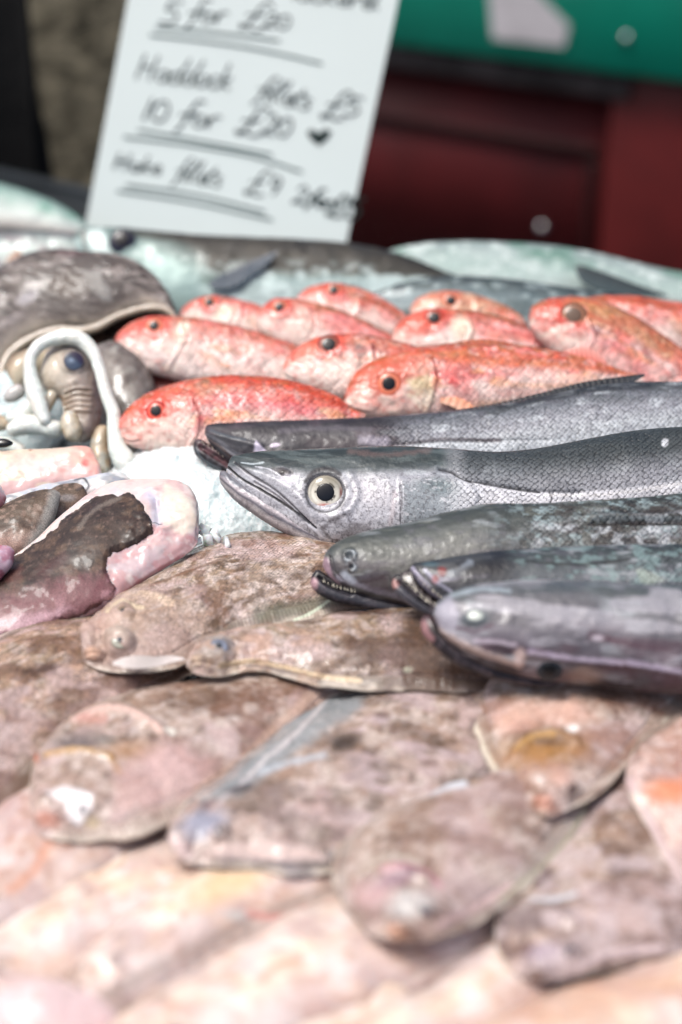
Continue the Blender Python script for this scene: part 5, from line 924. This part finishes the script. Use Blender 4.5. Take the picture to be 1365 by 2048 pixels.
# C2 further below the monkfish, fills the left gap
# D: left middle, head lower left with eye hollow
def exD(L, t):
    L.mottle((120, 80, 50), 12, .5, .62, .6, 1.3, 21, mask=sm(L.px, 260, 380)); L.ell(400, 1400, 60, 22, (110, 84, 64), .7, .6, -15, .3)
    L.stroke([(150, 1442), (190, 1424), (240, 1420), (290, 1440), (320, 1462)], 7, (216, 190, 180), .7, .85, 2); L.stroke([(165, 1440), (210, 1436)], 8, (200, 154, 144), .8, .6, 4); L.ridge([(150, 1442), (190, 1424), (240, 1420), (290, 1440), (330, 1466)], 10, 2.2); L.ell(155, 1480, 50, 16, (118, 108, 106), .6, .85, -5, .2); L.ell(215, 1480, 20, 10, (130, 128, 124), .6, .7)
    L.dome(160, 1480, 46, 15, -2.0); L.stroke([(95, 1512), (140, 1502), (190, 1505), (222, 1515)], 6, (196, 164, 116), .7, .75, 3); L.ridge([(95, 1512), (140, 1502), (222, 1515)], 8, 2.2); L.stroke([(222, 1515), (240, 1545)], 7, (168, 130, 70), .8, .7, 2); L.ell(260, 1500, 44, 18, (172, 132, 88), .8, .6)
    L.poly([(92, 1588), (130, 1570), (150, 1582), (190, 1592), (180, 1622), (160, 1650), (140, 1640), (130, 1605)], (236, 232, 232), 6, 1.0, 6); L.ell(68, 1512, 8, 12, (200, 120, 90), .5, .8); L.ell(186, 1645, 14, 12, (206, 190, 160), .6, .6)
    L.poly([(230, 1540), (330, 1480), (440, 1520), (400, 1590), (230, 1630)], (206, 176, 172), 22, .6, 12); L.ell(340, 1462, 12, 8, (236, 232, 222), .4, .95); L.ridge([(90, 1590), (160, 1590), (200, 1600)], 12, 1.5); L.stroke([(640, 1380), (560, 1450), (480, 1530), (400, 1580)], 12, (204, 178, 162), .8, .7, 4)
plD = lay((130, 1600, .034), (600, 1380, .027), (200, 1420, .031))
flat([(66, 1640, 68, 1652), (62, 1600, 84, 1668), (60, 1545, 130, 1672), (72, 1485, 200, 1666), (105, 1435, 290, 1655), (170, 1400, 370, 1615), (260, 1368, 450, 1570), (370, 1350, 530, 1515), (480, 1336, 600, 1450), (600, 1338, 660, 1390), (700, 1350, 700, 1370)], plD,
     'brown flatfish at the left with a yellow-rimmed hollow and a white blotch on its snout', LB, 84, exD, ns=320, nf=200, eyes=((168, 1622, 9, 2, (90, 80, 90)),), mouth=((95, 1640, 26, 20, (204, 150, 132)),), scl=.5, fr=(190, 172, 160))
# E: centre
def exE(L, t):
    L.mottle((100, 84, 72), 12, .5, .63, .5, 1.5, 21); L.ell(690, 1485, 34, 16, (78, 64, 52), .6, .95, -20, .3); L.ell(765, 1430, 16, 9, (110, 84, 72), .6, .7); L.ell(860, 1525, 20, 9, (120, 94, 84), .6, .6)
    L.mottle((200, 184, 186), 9, .52, .64, .6, 2.5, 22, mask=sm(L.px, 650, 760)); L.poly([(400, 1600), (520, 1500), (650, 1380), (740, 1360), (720, 1420), (600, 1500), (480, 1590)], (150, 158, 162), 14, .75, 8)
    L.stroke([(440, 1605), (520, 1530), (600, 1460), (660, 1395)], 4, (206, 200, 200), .7, .7, 3); L.stroke([(520, 1545), (600, 1520), (650, 1510)], 6, (186, 192, 198), .7, .7, 3); L.ell(480, 1576, 26, 8, (70, 58, 64), .6, .85, -15, .3)
    L.ell(405, 1652, 46, 26, (170, 172, 186), .6, .9, -20, .4); L.poly([(430, 1690), (520, 1680), (640, 1700), (655, 1722), (520, 1722), (430, 1714)], (214, 196, 190), 9, .85, 4); L.stroke([(350, 1680), (362, 1700), (378, 1712)], 9, (222, 206, 204), .7, .8, 2); L.ridge([(370, 1690), (390, 1650), (400, 1620)], 9, 1.5); L.ridge([(430, 1714), (540, 1722), (650, 1726)], 9, 2.0); L.ell(410, 1610, 26, 9, (120, 104, 112), .6, .7, -15)
plE = lay((400, 1670, .033), (800, 1400, .026), (560, 1480, .030))
flat([(340, 1690, 345, 1702), (338, 1660, 365, 1718), (352, 1620, 420, 1724), (395, 1572, 510, 1726), (460, 1515, 600, 1734), (540, 1452, 690, 1725), (620, 1398, 790, 1690), (710, 1362, 890, 1640), (820, 1345, 980, 1560), (940, 1335, 1050, 1470), (1060, 1330, 1110, 1390)], plE,
     'grey-brown flatfish in the middle with a dark blotch on its back and a lilac snout', LB, 85, exE, ns=300, nf=190, eyes=((440, 1668, 13, 3, (100, 96, 112)),), mouth=((368, 1700, 16, 14, (216, 196, 196)),), scl=.5, fr=(160, 160, 162))
# F: front centre right
def exF(L, t):
    L.mottle((130, 100, 84), 14, .5, .63, .5, 1.5, 21); L.stroke([(680, 1662), (740, 1625), (830, 1592), (930, 1572)], 7, (206, 210, 216), .6, .9, 2); L.stroke([(700, 1640), (760, 1605), (850, 1578)], 8, (122, 114, 116), .8, .7, 3); L.ridge([(680, 1662), (740, 1625), (830, 1592), (930, 1572)], 9, 2.2)
    L.stroke([(720, 1760), (740, 1735), (790, 1715), (840, 1725)], 8, (200, 190, 180), .8, .7, 4); L.ell(790, 1760, 50, 16, (150, 124, 140), .7, .7, -20, .3); L.ell(820, 1810, 46, 26, (196, 194, 192), .6, .8, 0, .25); L.ell(742, 1790, 40, 26, (212, 184, 184), .7, .6, 0, .3); L.stroke([(770, 1745), (830, 1735), (880, 1770)], 6, (196, 150, 160), .8, .7, 4); L.ridge([(720, 1765), (780, 1735), (850, 1760)], 12, 2.0); L.stroke([(880, 1850), (960, 1810), (1020, 1770)], 8, (214, 190, 188), .8, .7, 4); L.stroke([(1000, 1800), (1080, 1735), (1140, 1670), (1175, 1605)], 3, (176, 176, 150), .7, .8, 1.5)
plF = lay((800, 1820, .037), (1080, 1560, .033), (720, 1660, .036))
flat([(798, 1882, 815, 1884), (755, 1866, 860, 1874), (705, 1812, 925, 1848), (670, 1750, 985, 1812), (668, 1692, 1040, 1770), (720, 1638, 1090, 1722), (800, 1596, 1140, 1662), (900, 1565, 1180, 1590), (1000, 1535, 1195, 1520), (1080, 1500, 1180, 1460)], plF,
     'blurred grey-pink flatfish at front centre with a white streaked fin and an orange lip', LB, 86, exF, ns=260, nf=200, eyes=((853, 1822, 15, 3, (96, 92, 104)),), mouth=((800, 1866, 22, 16, (210, 164, 138)),), scl=.2, fr=(186, 176, 168))
# G: right, head pointing down
def exG(L, t):
    L.mottle((150, 108, 84), 12, .5, .63, .5, 1.5, 21); L.ell(1085, 1500, 80, 30, (170, 128, 66), .7, .8, -8, .4); L.ell(1090, 1480, 50, 10, (120, 96, 76), .6, .8, 5, .3); L.ell(1040, 1455, 26, 14, (150, 116, 104), .6, .7); L.stroke([(1035, 1500), (1070, 1475), (1110, 1468)], 5, (190, 156, 104), .8, .7, 4)
    L.ell(1145, 1455, 13, 9, (232, 228, 224), .4, .95); L.ell(1080, 1555, 18, 9, (226, 214, 208), .5, .9); L.ell(1120, 1555, 24, 22, (214, 180, 168), .6, .7); L.ell(1080, 1545, 40, 14, (170, 134, 110), .8, .5, 0, .3); L.poly([(985, 1430), (1040, 1400), (1150, 1395), (1200, 1440), (1060, 1450), (1000, 1470)], (222, 186, 172), 16, .6, 8)
    L.stroke([(935, 1380), (945, 1440), (970, 1500), (1010, 1570)], 5, (214, 206, 190), .7, .8, 2); L.ridge([(1030, 1510), (1060, 1475), (1110, 1465), (1150, 1480)], 12, 2.4); L.stroke([(1150, 1590), (1230, 1550), (1310, 1470)], 6, (214, 200, 190), .7, .7, 2); L.ell(1240, 1400, 50, 20, (150, 116, 100), .7, .6, -10, .3)
plG = lay((1095, 1600, .041), (1130, 1360, .034), (1300, 1440, .036))
flat([(1082, 1632, 1100, 1634), (1052, 1612, 1135, 1618), (1005, 1568, 1185, 1590), (972, 1508, 1240, 1545), (950, 1450, 1290, 1488), (936, 1395, 1345, 1430), (930, 1345, 1410, 1385), (960, 1290, 1460, 1330), (1060, 1260, 1430, 1280)], plG,
     'flatfish at the right with a mustard-yellow patch, its nose pointing straight at the viewer', LB, 87, exG, ns=240, nf=240, eyes=((1142, 1580, 13, 3, (110, 90, 84)),), mouth=((1090, 1608, 26, 18, (208, 160, 142)), (1080, 1556, 18, 10, (222, 206, 200))), scl=.4, fr=(176, 156, 140))
# H: lower right
def exH(L, t):
    L.mottle((120, 96, 84), 12, .5, .62, .6, 1.5, 21); L.ell(1237, 1740, 20, 16, (86, 58, 46), .7, .85, 0, .2); L.ell(1060, 1840, 70, 26, (118, 104, 108), .7, .7, -10, .3); L.stroke([(1065, 1802), (1110, 1798), (1150, 1790)], 6, (206, 208, 214), .7, .8, 2); L.ell(1095, 1910, 36, 22, (186, 172, 182), .6, .8, 0, .25); L.ell(1090, 1755, 22, 22, (84, 66, 68), .6, .8, 20, .3)  # dark ellipse at left paints the shaded gap beside the overlapping fish
    L.stroke([(1060, 1900), (1050, 1925), (1080, 1945), (1120, 1945)], 4, (110, 76, 90), .7, .7, 2); L.stroke([(1150, 1932), (1230, 1905), (1320, 1895)], 9, (222, 206, 206), .7, .8, 3); L.ridge([(1010, 1825), (1070, 1815), (1150, 1850)], 12, 2.0); L.mottle((204, 190, 190), 10, .52, .64, .6, 1, 23)
plH = lay((1090, 1900, .027), (1300, 1600, .022), (1040, 1740, .024))
flat([(1062, 1955, 1080, 1958), (1030, 1940, 1130, 1950), (1002, 1895, 1210, 1925), (994, 1835, 1290, 1908), (1012, 1775, 1370, 1895), (1060, 1700, 1440, 1850), (1120, 1620, 1490, 1770), (1180, 1540, 1500, 1660), (1240, 1470, 1460, 1540)], plH,
     'mauve-brown flatfish at lower right with one round dark spot near its middle', LB, 88, exH, ns=240, nf=200, eyes=((1140, 1905, 12, 3, (90, 80, 96)),), mouth=((1075, 1942, 20, 14, (206, 184, 170)),), scl=.2, fr=(170, 156, 156))
# I: right edge with the orange patch
def exI(L, t): L.ell(1340, 1582, 52, 24, (214, 146, 108), .7, .85, -8, .35); L.stroke([(1258, 1560), (1280, 1600), (1320, 1680), (1365, 1760)], 7, (216, 196, 196), .8, .8, 3); L.ell(1270, 1600, 24, 16, (228, 216, 206), .6, .8)
plI = lay((1300, 1580, .040), (1500, 1500, .034), (1340, 1700, .038))
flat([(1252, 1560, 1252, 1572), (1256, 1525, 1268, 1605), (1275, 1480, 1300, 1650), (1320, 1440, 1345, 1730), (1390, 1395, 1410, 1820), (1480, 1370, 1500, 1860), (1640, 1400, 1660, 1800), (1820, 1450, 1840, 1680)], plI,
     'pale flatfish cut off by the right edge with a bright orange patch', PK, 89, exI, ns=140, nf=140, scl=.1, light=(222, 206, 200), dark=(160, 120, 110))
# pale flatfish along the bottom, far out of focus
G_PA = 'pale flatfish along the blurred front edge'
def pale(stn, pl, label, seed, gr=PE, extra=None, **k):
    return flat(stn, pl, label, gr, seed, extra, group=G_PA, mat='pale', ns=110, nf=80, scl=0, warm=(222, 192, 164), dark=(186, 150, 136), light=(236, 226, 224), fr=(200, 186, 180), edge=(170, 146, 142), spots=.5, sp=1.6, **k)
def exK(L, t): L.stroke([(700, 1765), (600, 1800), (480, 1850), (330, 1930), (200, 2000)], 14, (188, 174, 166), .9, .7, 5); L.ell(475, 1830, 26, 10, (206, 204, 200), .5, .8); L.stroke([(500, 1828), (560, 1836), (620, 1820)], 8, (216, 150, 144), .8, .6, 4); L.ell(450, 1770, 90, 30, (240, 214, 166), .8, .5, -20)  # small silver glint painted into the skin colour
pale([(130, 2000, 140, 2015), (150, 1920, 210, 2030), (230, 1830, 330, 1985), (330, 1750, 450, 1890), (440, 1690, 580, 1830), (560, 1660, 700, 1780), (700, 1650, 780, 1730), (850, 1640, 860, 1690)], lay((250, 1900, .019), (700, 1700, .012), (330, 1760, .017)), 'cream flatfish with a small silver glint, below the lilac-snouted fish', 91, extra=exK)
def exP(L, t): L.stroke([(100, 1680), (60, 1750), (20, 1780)], 10, (216, 160, 130), .9, .6, 5)
pale([(-110, 1830, -100, 1850), (-80, 1700, 0, 1860), (-20, 1600, 90, 1830), (60, 1540, 190, 1770), (170, 1520, 290, 1700), (300, 1520, 380, 1640), (420, 1540, 440, 1600)], lay((0, 1750, .020), (300, 1600, .014), (20, 1620, .018)), 'peach flatfish at the left edge, under the white-blotched snout', 92, PK, exP)
pale([(-80, 1990, -80, 2000), (-60, 1900, 0, 2020), (10, 1820, 110, 1990), (110, 1750, 220, 1920), (230, 1690, 330, 1850), (360, 1650, 430, 1760), (500, 1640, 510, 1680)], lay((20, 1950, .013), (400, 1700, .008), (90, 1800, .011)), 'pinkish-white flatfish between the peach one and the cream one at lower left', 93, PE)
def exR(L, t): L.stroke([(520, 1960), (560, 1930), (600, 1920)], 9, (222, 150, 130), .9, .6, 4); L.ell(380, 2010, 60, 14, (220, 180, 166), .8, .5, -10)
pale([(180, 2120, 190, 2130), (230, 2020, 330, 2150), (330, 1950, 520, 2110), (470, 1870, 700, 2040), (600, 1800, 840, 1960), (740, 1750, 980, 1890), (900, 1700, 1080, 1800), (1050, 1680, 1120, 1720)], lay((400, 2050, .020), (900, 1780, .012), (450, 1900, .017)), 'broad cream flatfish at bottom centre, under the orange-lipped fish', 94, PE, exR)
def exS(L, t): L.poly([(940, 2060), (1050, 1990), (1200, 1950), (1365, 1930), (1365, 1990), (1100, 2060)], (206, 166, 142), 30, .6, 14)
pale([(860, 2130, 870, 2140), (930, 2050, 1000, 2200), (1050, 1985, 1200, 2200), (1200, 1935, 1400, 2150), (1340, 1890, 1500, 2050), (1480, 1850, 1600, 1950)], lay((950, 2080, .024), (1400, 1920, .018), (1100, 1980, .021)), 'warm tan-peach flatfish filling the bottom right corner', 95, PE, exS)
pale([(-160, 2060, -160, 2070), (-120, 1980, -20, 2120), (-20, 1930, 120, 2130), (60, 1930, 200, 2120), (150, 1960, 240, 2080), (230, 2020, 240, 2050)], lay((0, 2040, .022), (180, 2000, .020), (0, 1960, .022)), 'pink-white flatfish in the bottom left corner', 96, [(-1, (232, 214, 216)), (0, (234, 212, 212)), (1, (226, 190, 190))])
pale([(620, 2170, 620, 2180), (660, 2080, 720, 2200), (760, 2000, 880, 2160), (900, 1920, 1020, 2080), (1040, 1850, 1140, 1970), (1180, 1800, 1220, 1850)], lay((720, 2120, .016), (1100, 1900, .010), (800, 2000, .014)), 'ivory flatfish between the broad cream one and the tan one at bottom right', 97, PE)
pale([(330, 2190, 330, 2200), (380, 2100, 460, 2210), (480, 2040, 620, 2180), (620, 1990, 760, 2110), (760, 1950, 860, 2020)], lay((420, 2160, .010), (760, 2000, .006), (520, 2080, .009)), 'pale flatfish just inside the bottom edge, nearly hidden under the broad cream one', 98, PE)
# back layer that closes gaps under the browns
def under(stn, pl, label, seed): return flat(stn, pl, label, BR, seed, None, ns=100, nf=70, scl=.3)
under([(560, 1500, 560, 1520), (640, 1420, 700, 1580), (800, 1360, 900, 1560), (1000, 1300, 1100, 1500), (1200, 1250, 1300, 1420), (1400, 1230, 1450, 1330)], lay((700, 1500, .018), (1200, 1350, .018), (900, 1380, .018)), 'brown flatfish hidden below the mustard-patched one, glimpsed in the shadow', 99)

# ================================================================ MONKFISH AND WHITE FILLETS
G_MK = 'skinned monkfish tails at the left'
# main tail
plM = lay((330, 1080, .052), (20, 1230, .044), (300, 980, .050)); plM = Plane(plM.P0, plM.n+np.array([0, -.35, 0]))
mk = Thing('monkfish_tail', 'big monkfish tail with dark brown skin half peeled from pink flesh, beside the ice', 'monkfish tail', base_of(plM, .03), G_MK)
L = Loft([(394, 1040, 396, 1052), (396, 1006, 394, 1086), (376, 975, 370, 1110), (330, 962, 330, 1135), (280, 960, 290, 1160), (230, 968, 250, 1188), (180, 990, 205, 1218), (120, 1040, 150, 1248), (60, 1092, 90, 1276), (0, 1135, 20, 1302), (-80, 1180, -50, 1330), (-200, 1230, -180, 1340)], plM, thick=.5, ns=380, nf=220, seed=101, back=.6, cap=.015)
L.grad([(-1, (222, 212, 206)), (-.5, (218, 204, 202)), (0, (218, 204, 198)), (.5, (214, 190, 190)), (1, (196, 160, 162))], .3, 12); L.mottle((232, 226, 222), 10, .5, .66, .7, 1, 1); L.mottle((206, 160, 164), 8, .54, .66, .45, 1.5, 2); L.mottle((206, 204, 208), 8, .55, .68, .5, 1.5, 3)
L.poly([(330, 965), (390, 1000), (396, 1050), (370, 1070), (330, 1050), (320, 1000)], (226, 222, 208), 8, .7, 6); L.stroke([(298, 985), (310, 1010), (312, 1040)], 10, (196, 200, 218), .8, .6, 4)
L.stroke([(0, 1290), (80, 1250), (150, 1215), (220, 1190)], 16, (222, 190, 198), .8, .7, 6)
L.rough(9, .5, 3, 2); L.rough(9, 1.6, 3, 7, mask=sm(L.px+L.py*.5, 780, 800)); L.rough(30, 1.8, 2, 3); L.ridge([(312, 1000), (316, 1050), (290, 1080)], 6, -1.6); L.ridge([(306, 1050), (326, 1056), (340, 1052)], 6, 1.5); L.ridge([(250, 1180), (300, 1140), (380, 1095)], 10, -1.0); L.stroke([(250, 1185), (300, 1150), (370, 1112)], 4, (150, 90, 94), .8, .6, 2)
L.stroke([(306, 1047), (312, 1042), (324, 1047)], 1.4, (80, 76, 84), .7, .8)
L.build('flesh', M['flesh'], mk)
sk = [(232, 990), (262, 988), (285, 1010), (300, 1035), (306, 1065), (280, 1085), (255, 1098), (226, 1105), (216, 1118), (214, 1140), (222, 1160), (232, 1176), (224, 1196), (190, 1215), (170, 1228), (60, 1262), (-220, 1330), (-260, 1200), (-60, 1178), (20, 1120), (90, 1078), (150, 1020), (190, 995)]
md = sdpoly(L.px2, L.py2, sk)+(fbm(L.px2/14, L.py2/14, 5, 4)-.5)*12
class _S: pass
def skc():
    S = Loft.__new__(Loft); S.__dict__.update(L.__dict__); S.c = np.zeros_like(L.c)+lin((84, 68, 60))*ALB; S.px, S.py = L.px2, L.py2; S.seed = 104
    S.mottle((62, 48, 42), 12, .45, .62, .7, 1, 1); S.mottle((124, 102, 84), 7, .52, .66, .5, 1, 2); S.mottle((150, 128, 118), 1.8, .6, .75, .35, 1, 3, 3); S.mottle((40, 30, 28), 1.4, .55, .7, .5, 1, 13, 2)
    S.poly([(-200, 1240), (40, 1190), (130, 1160), (226, 1150), (240, 1200), (100, 1260), (-200, 1340)], (150, 106, 112), 26, .7, 16); S.mottle((196, 160, 166), 6, .5, .64, .6, 1, 5, mask=sm(S.py+S.px*.45, 1230, 1290)); S.stroke([(60, 1170), (110, 1135), (150, 1110)], 5, (46, 34, 32), .8, .6, 4); S.stroke([(160, 1060), (190, 1025), (240, 1000)], 4, (140, 130, 122), .9, .6, 3); S.stroke([(90, 1145), (130, 1120)], 10, (100, 60, 62), .9, .5, 5)
    S.stroke([(262, 988), (285, 1010), (300, 1035), (306, 1065)], 4, (58, 50, 48), .8, .7, 2); S.poly([(-200, 1290), (0, 1240), (140, 1218), (60, 1262), (-200, 1340)], (206, 176, 184), 12, .7, 10); S.mottle((120, 74, 70), 14, .5, .64, .5, 1, 8, mask=sm(-S.px, -120, 0))
    return S.c
shell(L, 'skin', M['monk_skin'], mk, md, skc, off=.0014)
# upper fillet
pl2 = lay((100, 960, .048), (-20, 980, .046), (120, 900, .048)); pl2 = Plane(pl2.P0, pl2.n+np.array([0, -.5, 0]))
f1 = Thing('fish_fillet', 'glossy white and pink skinless fillet below the cuttlefish arms, small red spot at its tip', 'fillet', base_of(pl2, .02), 'pale fillets at the left')
L = Loft([(205, 948, 206, 954), (198, 925, 200, 962), (182, 900, 182, 968), (140, 898, 140, 972), (90, 900, 95, 984), (40, 902, 50, 998), (0, 905, 10, 1006), (-60, 905, -50, 1010), (-150, 910, -150, 1000)], pl2, thick=.55, ns=160, nf=100, seed=111, cap=.016)
L.grad([(-1, (214, 196, 180)), (-.4, (220, 208, 198)), (0, (222, 214, 210)), (.5, (224, 196, 192)), (1, (206, 172, 176))], .35, 12); L.mottle((236, 226, 206), 12, .5, .66, .7, 1.6, 1); L.mottle((222, 166, 158), 6, .56, .66, .5, 2.4, 2); L.ell(172, 923, 8, 8, (190, 30, 50), .5, .95, 20, .3); L.stroke([(150, 885), (172, 905), (190, 935)], 12, (232, 170, 160), .8, .7, 5); L.stroke([(60, 900), (85, 885), (110, 880)], 2, (160, 100, 70), .8, .7, 2)
L.rough(10, 1.4, 3, 2); L.rough(26, 2.0, 2, 3); L.build('flesh', M['flesh'], f1)
pl3 = lay((180, 985, .047), (20, 1000, .046), (170, 960, .047)); pl3 = Plane(pl3.P0, pl3.n+np.array([0, -.5, 0]))
f2 = Thing('fish_fillet', 'thin bluish-white fillet strip between the white fillet and the brown monkfish skin', 'fillet', base_of(pl3, .02), 'pale fillets at the left')
L = Loft([(262, 962, 262, 970), (250, 948, 250, 982), (210, 948, 215, 992), (160, 958, 165, 998), (110, 966, 115, 1004), (60, 978, 60, 1010), (20, 990, 20, 1016), (-20, 1000, -20, 1018)], pl3, thick=.5, ns=140, nf=60, seed=112)
L.grad([(-1, (206, 208, 212)), (0, (190, 196, 206)), (1, (214, 200, 196))], .4, 8); L.mottle((222, 222, 218), 5, .5, .66, .7, 2, 1); L.stroke([(150, 962), (170, 958), (178, 972), (166, 988)], 2, (64, 66, 76), .7, .85, 1); L.mottle((120, 126, 140), 5, .56, .66, .6, 2.4, 2); L.rough(7, 1.2, 3, 2); L.build('flesh', M['flesh'], f2)
def tail(stn, pl, label, seed, ex=None, g=((-1, (96, 84, 72)), (0, (116, 100, 86)), (1, (140, 118, 108)))):
    t = Thing('monkfish_tail', label, 'monkfish tail', base_of(pl, .02), G_MK); L = Loft(stn, pl, thick=.5, ns=130, nf=90, seed=seed, cap=.018)
    L.grad(list(g), .3, 12); L.mottle((74, 60, 52), 8, .48, .62, .6); L.mottle((160, 140, 128), 3, .54, .66, .6, 1, 2)
    if ex: ex(L)
    L.rough(8, .8, 3, 2); L.build('skin', M['monk_skin'], t); return t
def exa(L): L.stroke([(112, 990), (100, 1030), (78, 1070), (60, 1092)], 12, (176, 176, 172), .8, .7, 6); L.ell(10, 1085, 40, 20, (176, 146, 136), .8, .6)
tail([(120, 985, 122, 992), (108, 980, 112, 1030), (70, 984, 88, 1075), (30, 1000, 55, 1108), (-10, 1020, 10, 1130), (-70, 1040, -60, 1150), (-160, 1070, -150, 1150)], Plane(lay((60, 1040, .046), (0, 1080, .044), (90, 1000, .046)).P0, np.array([0, -.5, 1])), 'mottled grey-brown monkfish tail with a pale frayed fin, cut by the left edge', 121, exa)
def exb(L): L.ell(135, 996, 16, 7, (150, 146, 146), .6, .7); L.stroke([(155, 980), (170, 975), (175, 990)], 3, (60, 54, 60), .8, .7)
tail([(176, 980, 177, 986), (168, 968, 170, 1004), (140, 968, 142, 1035), (112, 975, 108, 1066), (92, 990, 86, 1080), (70, 1010, 70, 1080)], Plane(lay((130, 1010, .042), (90, 1050, .042), (150, 980, .042)).P0, np.array([0, -.5, 1])), 'small dark monkfish piece wedged between the two larger brown tails', 122, exb)
def chunk(stn, pl, label, seed, gr):
    t = Thing('fish_fillet', label, 'fillet', base_of(pl, .02), 'pale fillets at the left'); L = Loft(stn, pl, thick=.7, ns=60, nf=40, seed=seed); L.grad(gr, .3, 8); L.mottle((190, 70, 86), 6, .6, .7, .6); L.mottle((230, 220, 232), 5, .54, .66, .6, 1, 2); L.rough(7, 1.0, 3, 2); L.build('flesh', M['flesh'], t)
P_ = lambda x, y, z: Plane(at_z(x, y, z), np.array([0, -.6, 1]))
chunk([(28, 1100, 30, 1106), (20, 1094, 25, 1128), (2, 1092, 8, 1148), (-20, 1090, -10, 1165), (-60, 1100, -60, 1150)], P_(10, 1120, .050), 'lilac-pink flesh lump at the left edge above the big monkfish tail', 131, [(-1, (200, 170, 186)), (1, (186, 130, 146))])
chunk([(12, 990, 13, 996), (6, 978, 8, 1008), (-5, 962, -2, 1020), (-40, 962, -40, 1020)], P_(5, 992, .053), 'tiny rosy flesh end at the left edge below the white fillet', 132, [(-1, (206, 200, 206)), (1, (190, 130, 136))])
pk = P_(10, 887, .060); t = Thing('fish_scrap', 'small black glossy scrap at the left edge on the white fillet', 'scrap', base_of(pk, .0))
L = Loft([(26, 884, 26, 889), (16, 879, 16, 893), (0, 878, 0, 895), (-20, 882, -20, 892)], pk, thick=.7, ns=30, nf=16, seed=133); L.grad([(-1, (22, 22, 24)), (1, (18, 18, 20))]); L.build('scrap', M['squid'], t)

# ================================================================ ICE HEAP
def heap(cx, cy, z, sx, sy, hgt, label, seed):
    ih = at_z(cx, cy, .0); n_ = 110; gx, gy = np.meshgrid(np.linspace(-1, 1, n_), np.linspace(-1, 1, n_), indexing='ij'); r = np.hypot(gx, gy)
    X = ih[0]+gx*sx; Y = ih[1]+gy*sy; hh = hgt*np.clip(1-r**2.2, 0, 1)**.6; Z = hh+z+(fbm(X*150+seed, Y*150, 2, 3)-.5)*.008*np.clip(hh*60, 0, 1)
    i = np.arange(n_-1)[:, None]*n_; j = np.arange(n_-1)[None]; Fq = np.stack([i+j, i+n_+j, i+n_+j+1, i+j+1], -1).reshape(-1, 4); Fq = Fq[(r.ravel()[Fq] < 1.0).all(1)]
    o = quick_mesh('crushed_ice', np.stack([X, Y, Z], -1).reshape(-1, 3), Fq, simple_mat('ice_heap', (226, 238, 238), rough=.14, noise=.05, nscale=120, coat=.6, bump=.5, bscale=300, sss=.8)); o['kind'] = 'stuff'; o['label'] = label; o['category'] = 'ice'
heap(10, 860, -.002, .05, .07, .040, 'crushed ice under the white cuttlefish arms at the left edge', 4)
ih = at_z(400, 1010, .0); n_ = 260
gx, gy = np.meshgrid(np.linspace(-1, 1, n_), np.linspace(-1, 1, n_), indexing='ij'); r = np.hypot(gx, gy)
X = ih[0]+gx*.075+.002; Y = ih[1]+gy*.075-.004; hh = .043*np.clip(1-r**2.2, 0, 1)**.6
Z = hh-.004+(fbm(X*150, Y*150, 2, 3)-.5)*.006*np.clip(hh*60, 0, 1)
# faceted crushed lumps: the nearest of many random cells sets a flat-topped level
rr = np.random.RandomState(5); pts = rr.rand(700, 2)*2-1; lv = rr.rand(700); tl = (rr.rand(700, 2)-.5)*.9
dd = (gx[..., None]-pts[:, 0])**2+(gy[..., None]-pts[:, 1])**2; k = dd.argmin(-1); Z += (lv[k]*.0009+((gx-pts[k, 0])*tl[k, 0]+(gy-pts[k, 1])*tl[k, 1])*.010)*np.clip(hh*60, 0, 1)
i = np.arange(n_-1)[:, None]*n_; j = np.arange(n_-1)[None]; Fq = np.stack([i+j, i+n_+j, i+n_+j+1, i+j+1], -1).reshape(-1, 4)
keep = (r.ravel()[Fq] < 1.0).all(1)
ice2 = simple_mat('ice_heap', (232, 241, 242), rough=.14, noise=.05, nscale=120, coat=.6, bump=.5, bscale=300, sss=.8)
o = quick_mesh('crushed_ice', np.stack([X, Y, Z], -1).reshape(-1, 3), Fq[keep], ice2); o['kind'] = 'stuff'; o['label'] = 'heap of white crushed ice between the monkfish tail and the hakes'; o['category'] = 'ice'
glass = bpy.data.materials.new('clear_ice'); glass.use_nodes = True; p = glass.node_tree.nodes['Principled BSDF']; p.inputs['Base Color'].default_value = (.93, .97, .97, 1); p.inputs['Roughness'].default_value = .12; p.inputs['Transmission Weight'].default_value = .35; p.inputs['Subsurface Weight'].default_value = .3; p.inputs['Subsurface Scale'].default_value = .004; p.inputs['IOR'].default_value = 1.31
V = []; Fq = []; rr = np.random.RandomState(8)
spots = [(415+rr.randn()*22, 1068+rr.randn()*9, .044) for _ in range(9)]
for x, y, z in spots:
    c = at_z(x, y, z); s_ = .0028+.003*rr.rand()**2; b = len(V); q = rr.randn(8, 3)*.18
    Rm = np.linalg.qr(rr.randn(3, 3))[0]; sc_ = np.array([1, .75, .22+.2*rr.rand()])
    for k in range(8): V.append(c+Rm@((np.array([(k & 1)*2-1, (k >> 1 & 1)*2-1, (k >> 2 & 1)*2-1])+q[k])*s_*sc_))
    for f in ((0, 2, 3, 1), (4, 5, 7, 6), (0, 1, 5, 4), (2, 6, 7, 3), (0, 4, 6, 2), (1, 3, 7, 5)): Fq.append([b+w for w in f])
o = quick_mesh('ice_chips', np.array(V), np.array(Fq), glass, smooth=False); o['kind'] = 'stuff'; o['label'] = 'loose clear ice chips melting at the edge of the ice heap'; o['category'] = 'ice'
